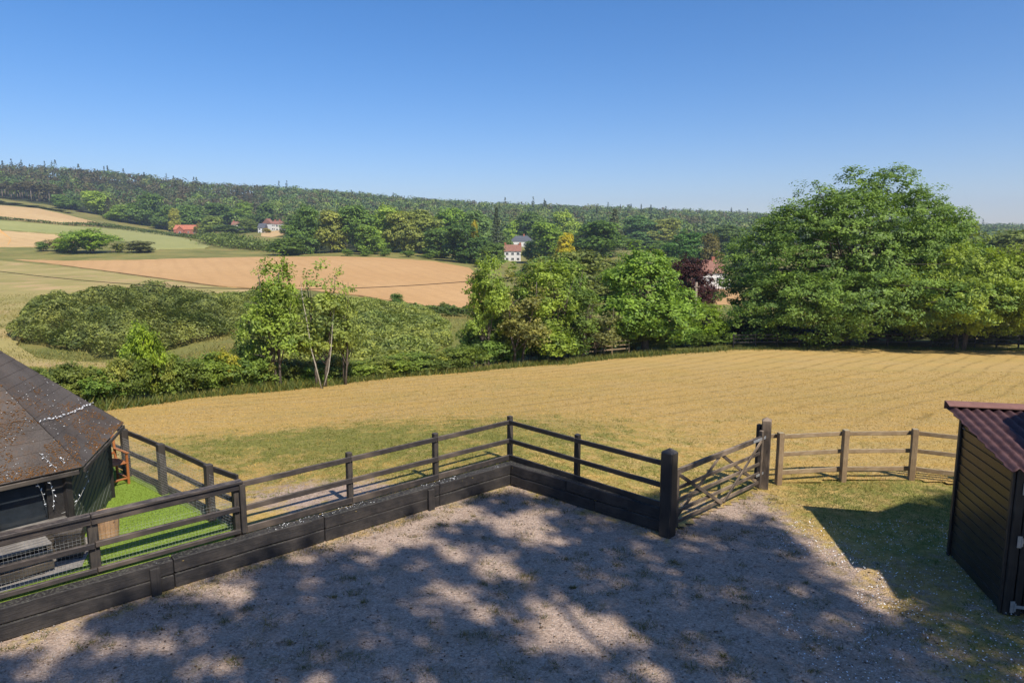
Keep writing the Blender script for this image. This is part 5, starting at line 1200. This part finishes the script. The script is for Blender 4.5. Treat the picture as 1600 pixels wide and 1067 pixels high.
# mown grass over the paddock
n = 230000; Y = 12.5*np.exp(rs.rand(n)**1.25*math.log(44/12.5)); X = rs.uniform(-.80, .80, n)*Y
k = inpoly(X, Y, POLY_PAD) & ~inpoly(X, Y, POLY_LAWN); X, Y = X[k], Y[k]; b, g, m_ = pad_w(X, Y)
k = rs.rand(len(X)) > b*1.1; X, Y, g = X[k], Y[k], g[k]; n = len(X)
sL = (X-K.x)*NL.x+(Y-K.y)*NL.y; sR = (X-K.x)*NR.x+(Y-K.y)*NR.y
k = ~(((X < K.x) & (sL < .2)) | ((X >= K.x) & (X < NP.x) & (sR < .2))); X, Y, g = X[k], Y[k], g[k]; n = len(X)
gg = sstep(.35, .78, g+(vn.fbm(X*2.2, Y*2.2, 3)-.5)*1.5)
dry = np.array((.52, .36, .12)); grn = np.array((.20, .21, .045)); cols = (dry[None]*(1-gg[:, None])+grn[None]*gg[:, None])*rs.uniform(.65, 1.15, (n, 1))
blades('mown_grass', X, Y, pad_z(X, Y)-.004, rs.uniform(.012, .05, n)*(1+gg*.5), rs.uniform(.008, .018, n)*(Y/14), cols, 5, lean=1.2)
# grass in the yard, right part, and tufts in gravel
n = 90000; X = rs.uniform(2.5, 10.5, n); Y = rs.uniform(7.2, 14.9, n); gw = gravel_w(X, Y); pk = yard_keep(X, Y) & (rs.rand(n) > gw*1.15+.12+.5*(vn.fbm(X*1.6, Y*1.6)-.35)); X, Y = X[pk], Y[pk]; n = len(X)
gy = sstep(.3, .7, yard_green(X, Y)+(vn.fbm(X*2, Y*2, 3)-.5)*1.2)
cols = (np.array((.34, .25, .09))[None]*(1-gy[:, None])+np.array((.12, .15, .028))[None]*gy[:, None])*rs.uniform(.6, 1.2, (n, 1))
blades('yard_grass', X, Y, np.zeros(n)-.004, rs.uniform(.015, .06, n), rs.uniform(.006, .012, n), cols, 6, lean=1.0)
tx, ty = [], []
for _ in range(800):
    x = rs.uniform(-8, 5.5); y = rs.uniform(7.3, 14.2)
    if not yard_keep(np.array([x]), np.array([y]))[0]: continue
    if vn.fbm(x*.8+3, y*.8, 3) < .5 and rs.rand() < .75: continue
    q = rs.randint(15, 70); r_ = rs.uniform(.03, .14); tx.append(x+rs.normal(0, r_, q)); ty.append(y+rs.normal(0, r_*.7, q))
for s in np.arange(.2, 8, .11):     # along the wall foot
    if rs.rand() < .45: continue
    p_ = K+WL*s-NL*(.08+rs.rand()*.15); q = rs.randint(15, 60); tx.append(p_.x+rs.normal(0, .10, q)); ty.append(p_.y+rs.normal(0, .08, q))
X, Y = np.concatenate(tx), np.concatenate(ty); kk = yard_keep(X+.0, Y+.12); X, Y = X[kk], Y[kk]; n = len(X)
cols = np.where(rs.rand(n, 1) < .45, np.array([[.26, .19, .07]]), np.array([[.09, .11, .022]]))*rs.uniform(.6, 1.25, (n, 1))
blades('weed_tufts', X, Y, np.zeros(n)-.004, rs.uniform(.02, .075, n), rs.uniform(.005, .010, n), cols, 7, lean=.9)
# pebbles
n = 11000; X = rs.uniform(-8, 6, n); Y = 7.2+rs.rand(n)**1.3*7; kk = yard_keep(X, Y+.1) & (gravel_w(X, Y) > .35); X, Y = X[kk], Y[kk]; n = len(X)
v, f = lumps(n, np.stack([X, Y, np.full(n, .003)], -1), rs.uniform(.005, .015, n), flat=.7)
M_peb = flat_mat('pale_pebble', (.38, .33, .29), .9, .2, 0, .5, 30); tag(link('pebbles', np_mesh('pebbles', v, f, M_peb)), kind='stuff')
n = 1500; X = rs.uniform(-8, 6, n); Y = 7.2+rs.rand(n)*7; kk = yard_keep(X, Y+.1); X, Y = X[kk], Y[kk]; n = len(X)
v, f = lumps(n, np.stack([X, Y, np.full(n, .004)], -1), rs.uniform(.008, .022, n), flat=.35); tag(link('fallen_leaves', np_mesh('fallen_leaves', v, f, flat_mat('dead_leaf', (.10, .06, .03), .8, .2, 0, .5, 20))), kind='stuff')
# daisies
n = 2600; X = rs.uniform(3.6, 8.5, n); Y = rs.uniform(7.2, 12.2, n); dn = vn.fbm(X*1.3+7, Y*1.3, 3)+.25*sstep(4.2, 6.5, X)-.1*sstep(10.5, 12, Y); kk = (dn > .60) & yard_keep(X, Y); X, Y = X[kk], Y[kk]; n = len(X)
a = np.arange(7)*2*math.pi/7; r_ = rs.uniform(.005, .011, n); z0 = rs.uniform(.02, .05, n); tilt = rs.normal(0, .3, (n, 2))
ring = np.stack([np.cos(a), np.sin(a)], -1)[None]*r_[:, None, None]; V = np.zeros((n, 8, 3)); V[:, :7, :2] = ring+np.stack([X, Y], -1)[:, None]; V[:, 7, 0] = X; V[:, 7, 1] = Y; V[:, :7, 2] = z0[:, None]+(ring*tilt[:, None]).sum(-1)+.003; V[:, 7, 2] = z0
fc = np.array([[i, (i+1) % 7, 7] for i in range(7)]); f = (fc[None]+8*np.arange(n)[:, None, None]).reshape(-1, 3)
tag(link('daisies', np_mesh('daisies', V.reshape(-1, 3), f, M_petal)), 'white daisies scattered through the shaded grass by the shed', 'daisies', kind='stuff')
# turf pile of the artificial lawn
n = 60000; X = rs.uniform(-9, -4.3, n); Y = rs.uniform(8, 14.2, n); kk = inpoly(X, Y, POLY_LAWN); q = np.hypot(X-HC.x, Y-HC.y); kk &= q > 1.75; kk &= ~inpoly(X, Y, [(p.x, p.y) for p in (q0, q3, q2, q1)]); X, Y = X[kk], Y[kk]; n = len(X)
cols = np.array((.14, .20, .024))[None]*rs.uniform(.7, 1.25, (n, 1)); blades('turf_pile', X, Y, np.full(n, .415), rs.uniform(.015, .035, n), rs.uniform(.005, .010, n), cols, 8, lean=.5)
# petals on the sleeper tops
n = 200; s = rs.uniform(.2, 7, n); o_ = rs.uniform(.02, .19, n); kk = vn.fbm(s*1.1, s*0+2, 2) > .45; s, o_ = s[kk], o_[kk]; P_ = np.array([tuple(K+WL*a+NL*b) for a, b in zip(s, o_)]); P_[:, 2] = .464
v, f = lumps(len(P_), P_, rs.uniform(.005, .014, len(P_)), flat=.35); tag(link('petal_litter', np_mesh('petal_litter', v, f, M_petal)), kind='stuff')

# ------------------------------------------------------------------ haze
hz = NT('haze_air'); vol = hz.n('VolumePrincipled', {'Color': (.80, .88, 1.0), 'Density': .00026, 'Anisotropy': .3}); hz.t.links.new(vol.outputs[0], hz.out.inputs['Volume'])
HAZE = True
if HAZE:
    m = MB(); m.box((0, 0, 65), (5400, 5400, 190)); o = m.build('haze', hz.m); tag(o, kind='stuff')
